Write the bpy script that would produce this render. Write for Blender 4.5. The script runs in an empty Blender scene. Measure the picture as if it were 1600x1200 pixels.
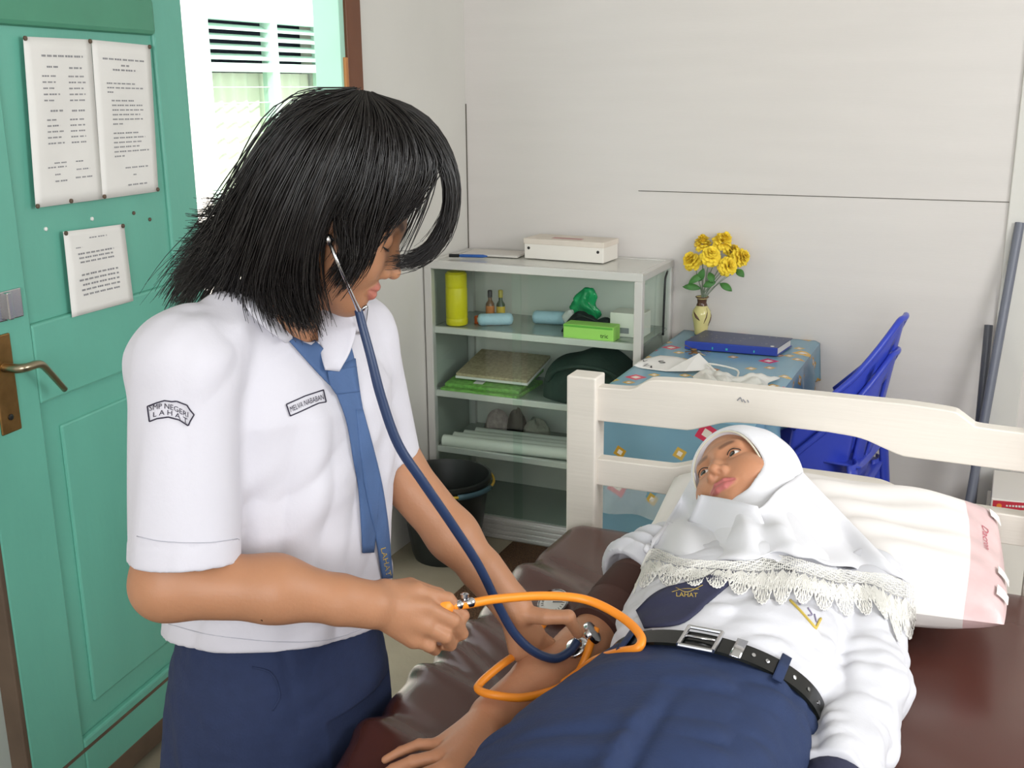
import bpy, math, random
import numpy as np
from mathutils import Vector, Matrix
from mathutils.bvhtree import BVHTree
random.seed(4)
SC = bpy.context.scene
COL = SC.collection
# ------------------------------------------------------------------ camera
YAW, PITCH, ROLL, FPX = -.428, .265, -.009, 1700.0
CAM = np.array([1.775, -3.52, 1.51])
FW = np.array([math.sin(YAW)*math.cos(PITCH), math.cos(YAW)*math.cos(PITCH), -math.sin(PITCH)])
_r = np.array([math.cos(YAW), -math.sin(YAW), 0.0]); _u = np.cross(_r, FW)
RT = _r*math.cos(ROLL)+_u*math.sin(ROLL)
UP = -_r*math.sin(ROLL)+_u*math.cos(ROLL)
FH = np.array([math.sin(YAW), math.cos(YAW), 0.0])      # horizontal forward
RH = np.array([math.cos(YAW), -math.sin(YAW), 0.0])     # horizontal right
cd = bpy.data.cameras.new('camera'); cam = bpy.data.objects.new('camera', cd); COL.objects.link(cam)
cd.sensor_width = 36.0; cd.lens = FPX/1600*36; cd.clip_start = .02
mw = Matrix.Identity(4)
for i in range(3):
    mw[i][0] = RT[i]; mw[i][1] = UP[i]; mw[i][2] = -FW[i]; mw[i][3] = CAM[i]
cam.matrix_world = mw
SC.camera = cam
# ------------------------------------------------------------------ light
vs = SC.view_settings
vs.view_transform = 'Standard'; vs.look = 'None'; vs.exposure = 0.0; vs.gamma = 1.0; vs.use_curve_mapping = False
wd = bpy.data.worlds.new('world'); SC.world = wd; wd.use_nodes = True
wd.node_tree.nodes['Background'].inputs[0].default_value = (.93, .96, 1, 1)
wd.node_tree.nodes['Background'].inputs[1].default_value = 2.2
def lamp(name, kind, loc, energy, color=(1, 1, 1), **kw):
    l = bpy.data.lights.new(name, kind); l.energy = energy; l.color = color
    for k, v in kw.items(): setattr(l, k, v)
    o = bpy.data.objects.new(name, l); COL.objects.link(o); o.location = loc
    return o
sun = lamp('sun', 'SUN', (3, -2, 6), 5.0, (1, .96, .9), angle=.009)
sun.rotation_euler = Vector((-.62, .18, -.76)).to_track_quat('-Z', 'Y').to_euler()
flash = lamp('camera_flash', 'POINT', tuple(CAM - RT*.05 + UP*.05 - FW*.02), 9, (1, .985, .97), shadow_soft_size=.025)
winl = lamp('window_daylight', 'AREA', (2.4, -5.6, 1.75), 66, (.96, .98, 1), shape='RECTANGLE', size=1.6, size_y=1.3)
winl.rotation_euler = Vector((-.3, 1, -.12)).to_track_quat('-Z', 'Y').to_euler()

sidel = lamp('side_fill', 'AREA', (3.2, -1.9, 1.75), 41, (.97, .985, 1), shape='RECTANGLE', size=1.4, size_y=1.0)  # unseen fill light added by the right wall for more ambient
sidel.rotation_euler = Vector((-1, .18, -.12)).to_track_quat('-Z', 'Y').to_euler()

# ------------------------------------------------------------------ helpers
def ray(px, py): return FW+(px-800)/FPX*RT-(py-600)/FPX*UP
def pl(px, py, ax, v):
    d = ray(px, py); return CAM+d*((v-CAM[ax])/d[ax])
def W(px, py, b):                       # point on a sight line, b metres ahead (horizontally)
    d = ray(px, py); return CAM+d*(b/(d@FH))
def A(*a): return np.array(a, dtype=float)
def nrm(v): v = np.asarray(v, float); return v/np.linalg.norm(v)

ORG = {}
def tag(o, label=None, cat=None, group=None, kind=None):
    if label: o['label'] = label
    if cat: o['category'] = cat
    if group: o['group'] = group
    if kind: o['kind'] = kind
    return o
def thing(name, loc, label, cat, group=None):
    o = bpy.data.objects.new(name, None); COL.objects.link(o); o.location = loc; o.empty_display_size = .05
    ORG[o.name] = A(*loc)
    return tag(o, label, cat, group)
def mk(name, v, f, mat, parent=None, smooth=False, bevel=0, seg=2, loc=None):
    v = np.asarray(v, float)
    org = ORG[parent.name] if parent is not None else (A(*loc) if loc is not None else (v.min(0)+v.max(0))/2*A(1, 1, 0)+v.min(0)*A(0, 0, 1))
    me = bpy.data.meshes.new(name)
    vv = v-org
    me.from_pydata(vv.tolist() if len(v) < 60000 else vv.tolist(), [], f if isinstance(f, list) else f.tolist())
    mats = mat if isinstance(mat, (list, tuple)) else [mat]
    for m in mats: me.materials.append(m)
    o = bpy.data.objects.new(name, me); COL.objects.link(o)
    if parent is not None: o.parent = parent
    else: o.location = org
    ORG[o.name] = org
    if bevel:
        md = o.modifiers.new('bevel', 'BEVEL'); md.width = bevel; md.segments = seg; md.limit_method = 'ANGLE'; md.angle_limit = .6
    if smooth:
        me.polygons.foreach_set('use_smooth', np.ones(len(me.polygons), bool))
        if smooth == 'auto': me.set_sharp_from_angle(angle=.7)
    me.update()
    return o
def frame_of(d, hint=(0, 0, 1)):
    d = nrm(d); h = A(*hint)
    if abs(d@h) > .95: h = A(1, 0, 0) if abs(d[0]) < .9 else A(0, 1, 0)
    x = nrm(np.cross(h, d)); y = np.cross(d, x)
    return x, y, d
def catmull(P, n=8):
    P = np.asarray(P, float); Q = np.vstack([2*P[0]-P[1], P, 2*P[-1]-P[-2]]); out = []
    for i in range(1, len(Q)-2):
        for t in np.linspace(0, 1, n, endpoint=False):
            a, b, c, d = Q[i-1], Q[i], Q[i+1], Q[i+2]
            out.append(.5*((2*b)+(c-a)*t+(2*a-5*b+4*c-d)*t*t+(3*b-a-3*c+d)*t**3))
    out.append(P[-1]); return np.array(out)
class M:
    def __init__(s): s.v = []; s.f = []
    def add(s, v, f):
        n = len(s.v); s.v += [tuple(map(float, q)) for q in v]; s.f += [tuple(int(i)+n for i in q) for q in f]; return s
    def box(s, lo, hi, T=None):
        s.nb = getattr(s, 'nb', 0)+1; e = 1.3e-4*(s.nb % 7); lo = A(*lo)-e; hi = A(*hi)+e
        v = [[(lo, hi)[i][0], (lo, hi)[j][1], (lo, hi)[k][2]] for i in (0, 1) for j in (0, 1) for k in (0, 1)]
        if T is not None: v = [T(A(*q)) for q in v]
        return s.add(v, [(0, 1, 3, 2), (4, 6, 7, 5), (0, 4, 5, 1), (2, 3, 7, 6), (0, 2, 6, 4), (1, 5, 7, 3)])
    def tube(s, P, r, n=10, cap=True, hint=(0, 0, 1)):
        P = np.asarray(P, float); k = len(P); R = np.full(k, r, float) if np.isscalar(r) else np.asarray(r, float)
        T = np.gradient(P, axis=0); T /= np.linalg.norm(T, axis=1)[:, None]+1e-12
        x, y, _ = frame_of(T[0], hint); vs_ = []
        for i in range(k):
            x = nrm(x-T[i]*(x@T[i])); y = np.cross(T[i], x)
            for a in range(n):
                t = 2*math.pi*a/n; vs_.append(P[i]+R[i]*(math.cos(t)*x+math.sin(t)*y))
        fs = [(i*n+a, i*n+(a+1) % n, (i+1)*n+(a+1) % n, (i+1)*n+a) for i in range(k-1) for a in range(n)]
        if cap: fs += [tuple(range(n-1, -1, -1)), tuple(range((k-1)*n, k*n))]
        return s.add(vs_, fs)
    def lathe(s, prof, c=(0, 0, 0), n=24, ax=(0, 0, 1), cap=True):
        x, y, d = frame_of(ax); c = A(*c); vs_ = []
        for r, h in prof:
            for a in range(n):
                t = 2*math.pi*a/n; vs_.append(c+d*h+r*(math.cos(t)*x+math.sin(t)*y))
        k = len(prof); fs = [(i*n+a, i*n+(a+1) % n, (i+1)*n+(a+1) % n, (i+1)*n+a) for i in range(k-1) for a in range(n)]
        if cap: fs += [tuple(range(n-1, -1, -1)), tuple(range((k-1)*n, k*n))]
        return s.add(vs_, fs)
    def prism(s, poly, T, d0, d1):      # 2-D polygon, T(u,v,w) -> point, extruded w d0..d1
        n = len(poly); v = [T(u, w_, d0) for u, w_ in poly]+[T(u, w_, d1) for u, w_ in poly]
        return s.add(v, [tuple(range(n-1, -1, -1)), tuple(range(n, 2*n))]+[(i, (i+1) % n, n+(i+1) % n, n+i) for i in range(n)])
    def grid(s, fn, nu, nv, thick=0):
        v = [fn(i/nu, j/nv) for i in range(nu+1) for j in range(nv+1)]
        f = [(i*(nv+1)+j, (i+1)*(nv+1)+j, (i+1)*(nv+1)+j+1, i*(nv+1)+j+1) for i in range(nu) for j in range(nv)]
        return s.add(v, f)
    def build(s, name, mat, parent=None, **k): return mk(name, np.array(s.v), s.f, mat, parent, **k)
def solid(o, t, off=-1):
    m = o.modifiers.new('thick', 'SOLIDIFY'); m.thickness = t; m.offset = off; return o

# ------------------------------------------------------------------ materials
def srgb(r, g, b):
    f = lambda c: (c/255/12.92) if c/255 <= .04045 else ((c/255+.055)/1.055)**2.4
    return (f(r), f(g), f(b), 1)
def mat(name, col, rough=.6, metal=0, bump=0, bscale=60, var=0, vscale=8, spec=.5, trans=0, ior=1.45, coat=0, sheen=0, sss=0, stretch=None, alpha=1):
    m = bpy.data.materials.new(name); m.use_nodes = True; nt = m.node_tree; p = nt.nodes['Principled BSDF']
    c = srgb(*col); p.inputs['Base Color'].default_value = c; p.inputs['Roughness'].default_value = rough
    p.inputs['Metallic'].default_value = metal; p.inputs['Specular IOR Level'].default_value = spec
    p.inputs['Transmission Weight'].default_value = trans; p.inputs['IOR'].default_value = ior
    p.inputs['Coat Weight'].default_value = coat; p.inputs['Coat Roughness'].default_value = .15
    p.inputs['Sheen Weight'].default_value = sheen; p.inputs['Alpha'].default_value = alpha
    if sss:
        p.inputs['Subsurface Weight'].default_value = sss; p.inputs['Subsurface Scale'].default_value = .008
        p.inputs['Subsurface Radius'].default_value = (1, .35, .2)
    tc = nt.nodes.new('ShaderNodeTexCoord'); src = tc.outputs['Object']
    if stretch:
        mp = nt.nodes.new('ShaderNodeMapping'); mp.inputs['Scale'].default_value = stretch
        nt.links.new(src, mp.inputs[0]); src = mp.outputs[0]
    if var:
        n = nt.nodes.new('ShaderNodeTexNoise'); n.inputs['Scale'].default_value = vscale; n.inputs['Detail'].default_value = 6
        nt.links.new(src, n.inputs['Vector'])
        mx = nt.nodes.new('ShaderNodeMix'); mx.data_type = 'RGBA'
        mr = nt.nodes.new('ShaderNodeMapRange'); mr.inputs[1].default_value = .3; mr.inputs[2].default_value = .7
        nt.links.new(n.outputs['Fac'], mr.inputs[0]); nt.links.new(mr.outputs[0], mx.inputs[0])
        mx.inputs[6].default_value = [x*(1-var) for x in c[:3]]+[1]; mx.inputs[7].default_value = [min(1, x*(1+var)) for x in c[:3]]+[1]
        nt.links.new(mx.outputs[2], p.inputs['Base Color'])
    if bump:
        n = nt.nodes.new('ShaderNodeTexNoise'); n.inputs['Scale'].default_value = bscale; n.inputs['Detail'].default_value = 4
        nt.links.new(src, n.inputs['Vector'])
        b = nt.nodes.new('ShaderNodeBump'); b.inputs['Strength'].default_value = bump; b.inputs['Distance'].default_value = .01
        nt.links.new(n.outputs['Fac'], b.inputs['Height']); nt.links.new(b.outputs[0], p.inputs['Normal'])
    return m
def glass(name, col=(225, 240, 232), rough=.0, tr=.86):
    m = bpy.data.materials.new(name); m.use_nodes = True; nt = m.node_tree; nt.nodes.clear()
    o = nt.nodes.new('ShaderNodeOutputMaterial'); t = nt.nodes.new('ShaderNodeBsdfTransparent'); g = nt.nodes.new('ShaderNodeBsdfGlossy')
    t.inputs[0].default_value = srgb(*col); g.inputs['Roughness'].default_value = .02
    fr = nt.nodes.new('ShaderNodeFresnel'); fr.inputs[0].default_value = 1.34
    mx = nt.nodes.new('ShaderNodeMixShader'); gm = nt.nodes.new('ShaderNodeNewGeometry'); ma = nt.nodes.new('ShaderNodeMath'); ma.operation = 'MULTIPLY'; mb = nt.nodes.new('ShaderNodeMath'); mb.operation = 'SUBTRACT'; mb.inputs[0].default_value = 1
    nt.links.new(gm.outputs['Backfacing'], mb.inputs[1]); nt.links.new(fr.outputs[0], ma.inputs[0]); nt.links.new(mb.outputs[0], ma.inputs[1]); nt.links.new(ma.outputs[0], mx.inputs[0]); nt.links.new(t.outputs[0], mx.inputs[1]); nt.links.new(g.outputs[0], mx.inputs[2])
    nt.links.new(mx.outputs[0], o.inputs[0]); return m
def ramp(nt, src, stops, const=True):
    r = nt.nodes.new('ShaderNodeValToRGB'); r.color_ramp.interpolation = 'CONSTANT' if const else 'LINEAR'
    e = r.color_ramp.elements
    while len(e) < len(stops): e.new(.5)
    for q, (p, c) in zip(e, stops): q.position = p; q.color = c
    nt.links.new(src, r.inputs[0]); return r.outputs[0]

m_wall = mat('painted_board', (216, 211, 207), .45, var=.02, vscale=2.2, bump=.04, bscale=30, stretch=(1, 1, 9), spec=.4)
m_wallL = mat('painted_plaster', (214, 212, 206), .5, var=.03, vscale=3, bump=.05, bscale=25)
m_floor = mat('cement_floor', (150, 141, 122), .5, var=.12, vscale=5, bump=.1, bscale=40)
m_ceil = mat('ceiling_board', (205, 203, 196), .8)
m_seam = mat('seam_dirt', (92, 88, 78), .9)
m_brown = mat('brown_varnish', (112, 66, 40), .35, var=.25, vscale=9, stretch=(1, 1, .1))
m_orange = mat('worn_wood', (190, 128, 74), .5, var=.25, vscale=14, stretch=(1, 1, .1))
m_mint = mat('mint_paint', (178, 226, 206), .4, var=.03)
m_green = mat('green_door_paint', (102, 172, 153), .34, var=.07, vscale=5, bump=.08, bscale=45, stretch=(1, 1, .35))
m_greenD = mat('shaded_green_paint', (76, 142, 114), .4, var=.08, vscale=5)  # door green darkened: shade of the moulding band put into the colour
m_dirt = mat('old_brown_edge', (92, 76, 62), .7, var=.2)
m_paper = mat('paper', (226, 224, 220), .8, var=.02, bump=.12, bscale=12)
m_ink = mat('grey_ink', (142, 142, 146), .9)
m_black = mat('black_plastic', (22, 23, 24), .35)
m_steel = mat('steel', (205, 205, 208), .18, 1)
m_brass = mat('old_brass', (160, 122, 76), .35, 1, var=.2, vscale=30)
m_lever = mat('worn_lever_metal', (168, 156, 132), .3, 1)
m_alu = mat('white_aluminium', (212, 210, 206), .35, .25)
m_white = mat('white_paint_wood', (226, 219, 209), .35, var=.03, vscale=4, stretch=(.6, 6, 10), bump=.05, bscale=20)
m_whitep = mat('white_card', (235, 230, 222), .6)
m_glass = glass('cabinet_glass', (249, 253, 251))
m_shelf = mat('grey_shelf_glass', (150, 158, 150), .12, spec=.6)
m_back = mat('white_back_panel', (222, 222, 214), .5)

# ------------------------------------------------------------------ setting
def st(o): o['kind'] = 'structure'; return o
ZC = 2.75
st(M().box((-.12, -6.2, -.1), (3.4, .12, 0)).build('floor', m_floor))
st(M().box((-.35, -6.2, ZC), (3.6, .35, ZC+.1)).build('ceiling', m_ceil))
st(M().box((-.12, 0, 0), (3.4, .12, ZC)).build('wall_back', m_wall))
DY0, DY1, DZ = -1.478, -.80, 2.35
w = M(); w.box((-.12, -6.2, 0), (0, DY0-.03, ZC)); w.box((-.12, DY1+.11, 0), (0, 0, ZC)); w.box((-.12, DY0-.03, DZ), (0, DY1+.11, ZC))
st(w.build('wall_left', m_wallL))
st(M().box((3.3, -6.2, 0), (3.4, 0, ZC)).build('wall_right', m_wallL))
w = M(); w.box((-.12, -6.3, 0), (3.4, -6.2, .9)); w.box((-.12, -6.3, 2.3), (3.4, -6.2, ZC)); w.box((-.12, -6.3, .9), (.4, -6.2, 2.3)); w.box((2.9, -6.3, .9), (3.4, -6.2, 2.3))
st(w.build('wall_front', m_wallL))
# board joint on the back wall and corner gap
w = M(); w.box((.64, -.0015, 1.1765), (1.79, .004, 1.1785)); st(w.build('trim_1', m_seam))
w = M(); w.box((0, -.003, .95), (.003, .002, 1.46)); st(w.build('trim_2', m_seam))
st(M().box((1.772, -.012, 0), (1.86, 0, ZC)).build('trim_3', m_wallL, bevel=.003))
# door frame
st(M().box((-.05, -.775, 0), (.022, -.70, DZ+.06)).build('trim_4', m_brown, bevel=.003))
st(M().box((-.075, -.80, 0), (.012, -.775, DZ)).build('trim_5', m_mint, bevel=.002))
st(M().box((-.12, DY0-.03, 0), (.0, DY0, DZ)).build('trim_6', m_mint, bevel=.002))
wn = M().box((-.005, -.789, 1.42), (.02, -.774, 1.60)); st(wn.build('trim_7', m_orange, bevel=.002))

# outside: ground and the building across the yard
m_ground = mat('pale_yard', (226, 220, 205), .9, var=.05)
g = M().box((-6, -7, -.2), (-.125, 6, -.1)); st(g.build('ground', m_ground))
m_out = mat('white_limewash', (250, 244, 236), .9)
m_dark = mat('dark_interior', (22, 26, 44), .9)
m_sash = mat('pale_green_window_paint', (206, 236, 222), .5)
BX = -2.2
b = thing('neighbour_building', (BX-.1, 1.8, -.1), 'sunlit white building seen across the yard through the doorway', 'building')
y0, y1, zt, zb = 1.28, 2.42, 1.93, .5
w = M(); w.box((BX-.2, -4, -.1), (BX, y0, 3.2)); w.box((BX-.2, y1, -.1), (BX, 6, 3.2)); w.box((BX-.2, y0, zt), (BX, y1, 3.2)); w.box((BX-.2, y0, -.1), (BX, y1, zb))
w.build('wall', m_out, b)
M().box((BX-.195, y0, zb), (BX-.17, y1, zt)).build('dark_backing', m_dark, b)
fr = M(); t = .045; ym = 1.90
for a, c in ((y0, y0+t), (y1-t, y1), (ym-.03, ym+.03)): fr.box((BX-.06, a, zb), (BX+.02, c, zt))
for a, c in ((zt-t, zt), (1.615, 1.66), (zb, zb+t)): fr.box((BX-.06, y0, a), (BX+.02, y1, c))
wf = fr.build('window_frame', m_sash, b, bevel=.004)
for (a, c) in ((y0+t, ym-.03), (ym+.03, y1-t)):
    for i in range(4):
        z = 1.695+i*.052
        T = lambda q, z=z: A(BX-.03+q[0]*.8+q[2]*.1, q[1], z+q[2]-q[0]*.35)
        M().box((-.035, a, -.005), (.035, c, .005), T).build('louvre_slat', m_sash, b)
m_curt = mat('cream_lace_curtain', (255, 246, 224), .9, var=.05, vscale=5, stretch=(1, 3, .4))
for (a, c) in ((y0+t, ym-.03), (ym+.03, y1-t)):
    M().grid(lambda u, v, a=a, c=c: (BX-.12+.012*math.sin(u*34), a-.03+(c-a+.06)*u, zb+.04+(1.57-zb)*v), 60, 1).build('curtain', m_curt, b, smooth=True)
    M().box((BX-.03, a, zb+t), (BX-.026, c, 1.615)).build('window_pane', glass('window_glass', (240, 246, 244)), b)
    gb = M()
    for k in range(1, 6): gb.box((BX-.022, a, 1.615-k*.085), (BX-.014, c, 1.619-k*.085))
    gb.build('window_grille', m_sash, b)

# ------------------------------------------------------------------ door
DA = math.radians(7.6)
dd = A(math.sin(DA), -math.cos(DA), 0); dn = A(math.cos(DA), math.sin(DA), 0)    # along the door from its hinge; out of its face
HG = A(.03, -1.470, 0)
def DT(q): return HG+dd*q[0]+dn*q[1]+A(0, 0, q[2])      # q = (from hinge, out of the face, up)
DWD = .745
dr = thing('door_1', tuple(HG+A(0, 0, .03)), 'green panelled wooden door folded back against the left wall', 'door'); dr['kind'] = 'structure'
L = M()
L.box((0, -.036, .03), (.115, 0, 2.28), DT); L.box((DWD-.15, -.036, .03), (DWD, 0, 2.28), DT)          # stiles
for a, c in ((.03, .19), (.93, 1.085), (1.735, 1.82), (2.17, 2.28)): L.box((.115, -.036, a), (DWD-.15, 0, c), DT)
L.build('door_frame', m_green, dr, bevel=.005)
def panel(z0, z1, name):
    x0, x1 = .115, DWD-.15
    q = M(); q.box((x0, -.028, z0), (x1, -.012, z1), DT)
    q.box((x0+.055, -.014, z0+.06), (x1-.055, -.005, z1-.06), DT); q.build(name, m_green, dr, bevel=.008)
panel(.19, .93, 'lower_panel')
q = M(); q.box((.115, -.028, 1.085), (DWD-.15, -.008, 1.735), DT); q.build('upper_panel', m_green, dr, bevel=.003)
q = M(); q.box((.115, -.028, 1.82), (DWD-.15, -.012, 2.17), DT); q.build('top_panel', m_greenD, dr, bevel=.008)
q = M(); q.box((.112, -.016, 1.628), (DWD-.14, .006, 1.705), DT); q.build('moulding', m_greenD, dr, bevel=.01)
q = M()
q.box((.0, -.002, .165), (DWD, .002, .172), DT); q.build('groove', m_dirt, dr)
M().box((0, -.037, .03), (DWD, .001, .085), DT).build('worn_bottom_edge', m_dirt, dr, bevel=.003)
M().box((DWD-.001, -.04, .03), (DWD+.012, .0, 2.28), DT).build('bare_edge', m_dirt, dr, bevel=.003)
lp = M().box((DWD-.088, 0, .90), (DWD-.038, .005, 1.085), DT).build('lock_plate', m_brass, dr, bevel=.003)
P = catmull([DT(q) for q in ((.683, .004, 1.025), (.683, .035, 1.025), (.675, .048, 1.026), (.645, .052, 1.025), (.622, .05, 1.006), (.578, .045, .958))], 6)
M().tube(P, np.interp(np.arange(len(P)), [0, 10, len(P)-1], [.009, .0085, .006]), 10).build('lever_handle', m_lever, dr, smooth=True)
M().lathe([(.006, 0), (.006, .003), (.003, .004)], DT((.683, .004, .93)), 10, dn).build('keyhole', m_black, dr)
hs = M(); hs.box((.616, 0, 1.108), (DWD+.005, .006, 1.162), DT); hs.box((.652, .004, 1.11), (.664, .016, 1.16), DT)
hs.build('steel_hasp', m_steel, dr, bevel=.002)
for z in (.4, 1.3, 2.0): M().tube([DT((-.004, -.02, z-.045)), DT((-.004, -.02, z+.045))], .007, 10).build('hinge', m_dirt, dr)

# sheets pinned on the door
def onDoor(px, py):                    # hit of a sight line with the door face -> (from hinge, up)
    d = ray(px, py); t = ((HG-CAM)@dn)/(d@dn); q = CAM+d*t
    return (q-HG)@dd, q[2]
def sheet(name, quad, label, lines, wave, pins):
    C4 = [A(*onDoor(*q)) for q in quad]    # tl,tr,br,bl
    def S(u, v, off=0):
        q = (C4[0]*(1-u)+C4[1]*u)*(1-v)+(C4[3]*(1-u)+C4[2]*u)*v
        h = .004+wave*(math.sin(u*5+v*3)*.5+.5)*(1-.8*abs(2*v-1))*min(1, 6*u)*min(1, 6*(1-u))
        return DT((q[0], h+off, q[1]))
    root = thing(name, tuple(S(.5, 1)), label, 'paper')
    o = M().grid(lambda u, v: S(u, v), 10, 14).build('sheet', m_paper, root, smooth=True); solid(o, .0004, 0)
    tx = M()
    for (u0, u1, v, hgt) in lines:
        u = u0; 
        while u < u1:                      # words as short runs of ink
            wl = min(random.uniform(.05, .13), u1-u)
            n = 3
            for k in range(n):
                a = u+wl*k/n; c = u+wl*(k+.78)/n
                tx.add([S(a, v, .0007), S(c, v, .0007), S(c, v+hgt, .0007), S(a, v+hgt, .0007)], [(0, 1, 2, 3)])
            u += wl+.018
    tag(tx.build('printed_text', m_ink, root), kind='stuff')
    for (u, v) in pins: M().lathe([(.0045, 0), (.0045, .003), (.002, .005)], S(u, v, 0), 10, dn).build('pin', m_dirt, root, smooth='auto')
    return root
random.seed(9)
Ls = [(.22, .85, .1, .012), (.28, .45, .165, .011), (.62, .82, .17, .011)]
Ls += [(.2, .2+.22*random.uniform(.7, 1.2), .22+.036*i, .009) for i in range(5)]+[(.6, .82+.05*random.random(), .222+.036*i, .009) for i in range(5)]
Ls += [(.28, .48, .425, .011), (.62, .82, .428, .011)]
Ls += [(.22, .22+.2*random.uniform(.7, 1.5), .48+.035*i, .009) for i in range(5)]+[(.58, .8, .482+.035*i, .009) for i in range(5)]
Ls += [(.3, .5, .74, .008), (.2, .48, .765, .008), (.62, .75, .74, .008), (.62, .82, .79, .008), (.3, .4, .81, .008), (.6, .85, .84, .009), (.3, .48, .85, .009)]
sheet('notice_sheet', [(33, 57), (139, 62), (158, 311), (53, 325)], 'white typed notice with two columns, left of the two tall sheets on the green door', Ls, .006, [(.02, .01), (.98, .01), (.02, .99), (.5, .985)])
Ls = [(.15, .87, .105, .011), (.45, .6, .143, .011), (.3, .7, .172, .011)]
Ls += [(.18, .68, .26, .009), (.18, .82, .288, .009), (.18, .3, .316, .009)]
Ls += [(.24, .24+random.uniform(.4, .6), .37+.03*i, .009) for i in range(5)]+[(.24, .42, .52, .009)]
Ls += [(.24, .24+random.uniform(.4, .62), .58+.03*i, .009) for i in range(5)]+[(.24, .42, .73, .009)]
Ls += [(.42, .82, .81, .009), (.55, .62, .86, .008), (.45, .8, .925, .01)]
sheet('notice_sheet', [(140, 62), (232, 71), (245, 299), (158, 311)], 'white typed notice with numbered paragraphs, right of the two tall sheets on the green door', Ls, .004, [(.98, .01), (.02, .985), (.98, .985)])
Ls = [(.38, .68, .1, .014), (.15, .25, .2, .012)]+[(.15+.05*random.random(), .75+.05*random.random(), .27+.05*i, .02) for i in range(3)]+[(.15+.05*random.random(), .8, .52+.06*i, .022) for i in range(5)]
sheet('notice_sheet', [(96, 362), (191, 350), (206, 470), (110, 496)], 'small white handwritten sheet pinned below the tall notices on the door', Ls, .005, [(.03, .02), (.97, .02)])
for i, (px, py) in enumerate([(148, 342), (76, 358), (238, 343), (213, 333)]):
    u, z = onDoor(px, py)
    tag(M().lathe([(.004, 0), (.004, .003), (.0015, .005)], DT((u, -.008 if u < .67 and u > .115 else 0, z)), 10, dn).build('thumbtack', m_dirt if i > 1 else m_paper, smooth='auto'),
        ['pale thumbtack in the door between the tall sheets and the small sheet', 'pale thumbtack in the door left of the small sheet', 'dark thumbtack in the door right of the small sheet, nearer the hinge', 'dark thumbtack in the door below the right tall notice'][i], 'thumbtack', 'loose thumbtacks in the door')
# ------------------------------------------------------------------ glass cabinet in the corner
CW, CDp, CH = .771, .347, .955
cb = thing('display_cabinet', (.385, -.175, 0), 'glass-fronted white aluminium display cabinet in the corner of the room', 'cabinet')
p = .026
def post(x0, y0, name='corner_post'): M().box((x0, y0, 0), (x0+p, y0+p, CH-.022)).build(name, m_alu, cb, bevel=.002)
X0, X1, Y0, Y1 = .006, CW, -CDp, -.006
for x in (X0, X1-p):
    for y in (Y0, Y1-p): post(x, y)
t = M(); t.box((X0, Y0, CH-.022), (X1, Y0+.022, CH+.004)); t.box((X0, Y1-.02, CH-.022), (X1, Y1, CH)); t.box((X0, Y0, CH-.022), (X0+.02, Y1, CH)); t.box((X1-.02, Y0, CH-.022), (X1, Y1, CH))
t.build('top_frame', m_alu, cb, bevel=.002)
M().box((X0+.018, Y0+.02, CH-.012), (X1-.018, Y1-.018, CH-.003)).build('top_panel', mat('pale_grey_top', (204, 204, 196), .12, spec=.7), cb)
pb = M(); pb.box((X0, Y0, 0), (X1, Y1, .02))
for i in range(4): pb.box((X0, Y0-.004, .004+i*.018), (X1, Y0+.012, .016+i*.018))
pb.box((X0, Y0+.002, 0), (X1, Y0+.02, .078)); pb.build('ribbed_plinth', m_alu, cb, bevel=.002)
M().box((X0+.01, Y0+.02, .07), (X1-.01, Y1-.01, .08)).build('bottom_board', m_shelf, cb)
M().box((X0+.02, Y1-.008, .075), (X1-.02, Y1-.002, CH-.02)).build('back_panel', m_back, cb)
M().box((X0+.02, Y1-.014, .215), (X1-.02, Y1-.008, .235)).build('back_rail', m_alu, cb)
for z in (.729, .505, .303):
    M().box((X0+.01, Y0+.02, z-.010), (X1-.01, Y1-.01, z-.002)).build('shelf', m_shelf, cb)
    M().box((X0+.024, Y0+.016, z-.019), (X1-.024, Y0+.03, z+.003)).build('shelf_edge', m_alu, cb, bevel=.002)
for x in (X0+.006, X1-.01): M().box((x, Y0+.02, .08), (x+.004, Y1-.02, CH-.02)).build('side_glass', m_glass, cb)
M().box((.025, Y0+.003, .078), (.36, Y0+.007, CH-.022)).build('sliding_glass_door', m_glass, cb)
M().box((.325, Y0+.0105, .078), (CW-.024, Y0+.0145, CH-.022)).build('sliding_glass_door', m_glass, cb)
cbl = catmull([(X1+.006, -.10, .93), (X1+.009, -.12, .925), (X1+.009, -.135, .90), (X1+.009, -.14, .80), (X1+.009, -.142, .725)], 6)
tag(M().tube(cbl, .0035, 8).build('cable', m_black, smooth=True), 'thin black cable hanging down the right side of the glass cabinet', 'cable')

# things on top of the cabinet
m_ring = mat('dark_hole', (40, 36, 36), .6)
bx = thing('card_box', (.44, -.11, CH), 'white cardboard box with two dark holes on top of the glass cabinet', 'box')
BT = (lambda c, a: (lambda q: A(*c)+A(math.cos(a)*q[0]-math.sin(a)*q[1], math.sin(a)*q[0]+math.cos(a)*q[1], q[2])))((.44, -.105, CH), math.radians(-3))
M().box((-.145, -.062, 0), (.145, .062, .062), BT).build('body', m_whitep, bx, bevel=.003)
M().box((-.147, -.064, .05), (.147, .064, .068), BT).build('lid', mat('worn_card', (222, 212, 200), .7, var=.06, vscale=12), bx, bevel=.002)
for x in (-.128, .125): M().lathe([(.005, -.0005), (.005, .0012), (.002, .0012)], BT(A(x, -.062, .036)), 12, (0, -1, 0)).build('hole', m_ring, bx)
q = M().grid(lambda u, v: BT(A(-.06+.11*u, -.03+.03*v, .0684)), 1, 1); q.build('faint_stamp', mat('faded_red_print', (196, 150, 146), .8), bx)
bk = thing('exercise_book', (.16, -.1, CH), 'thin grey-white notebook lying flat on the cabinet beside the pen', 'book')
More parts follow.
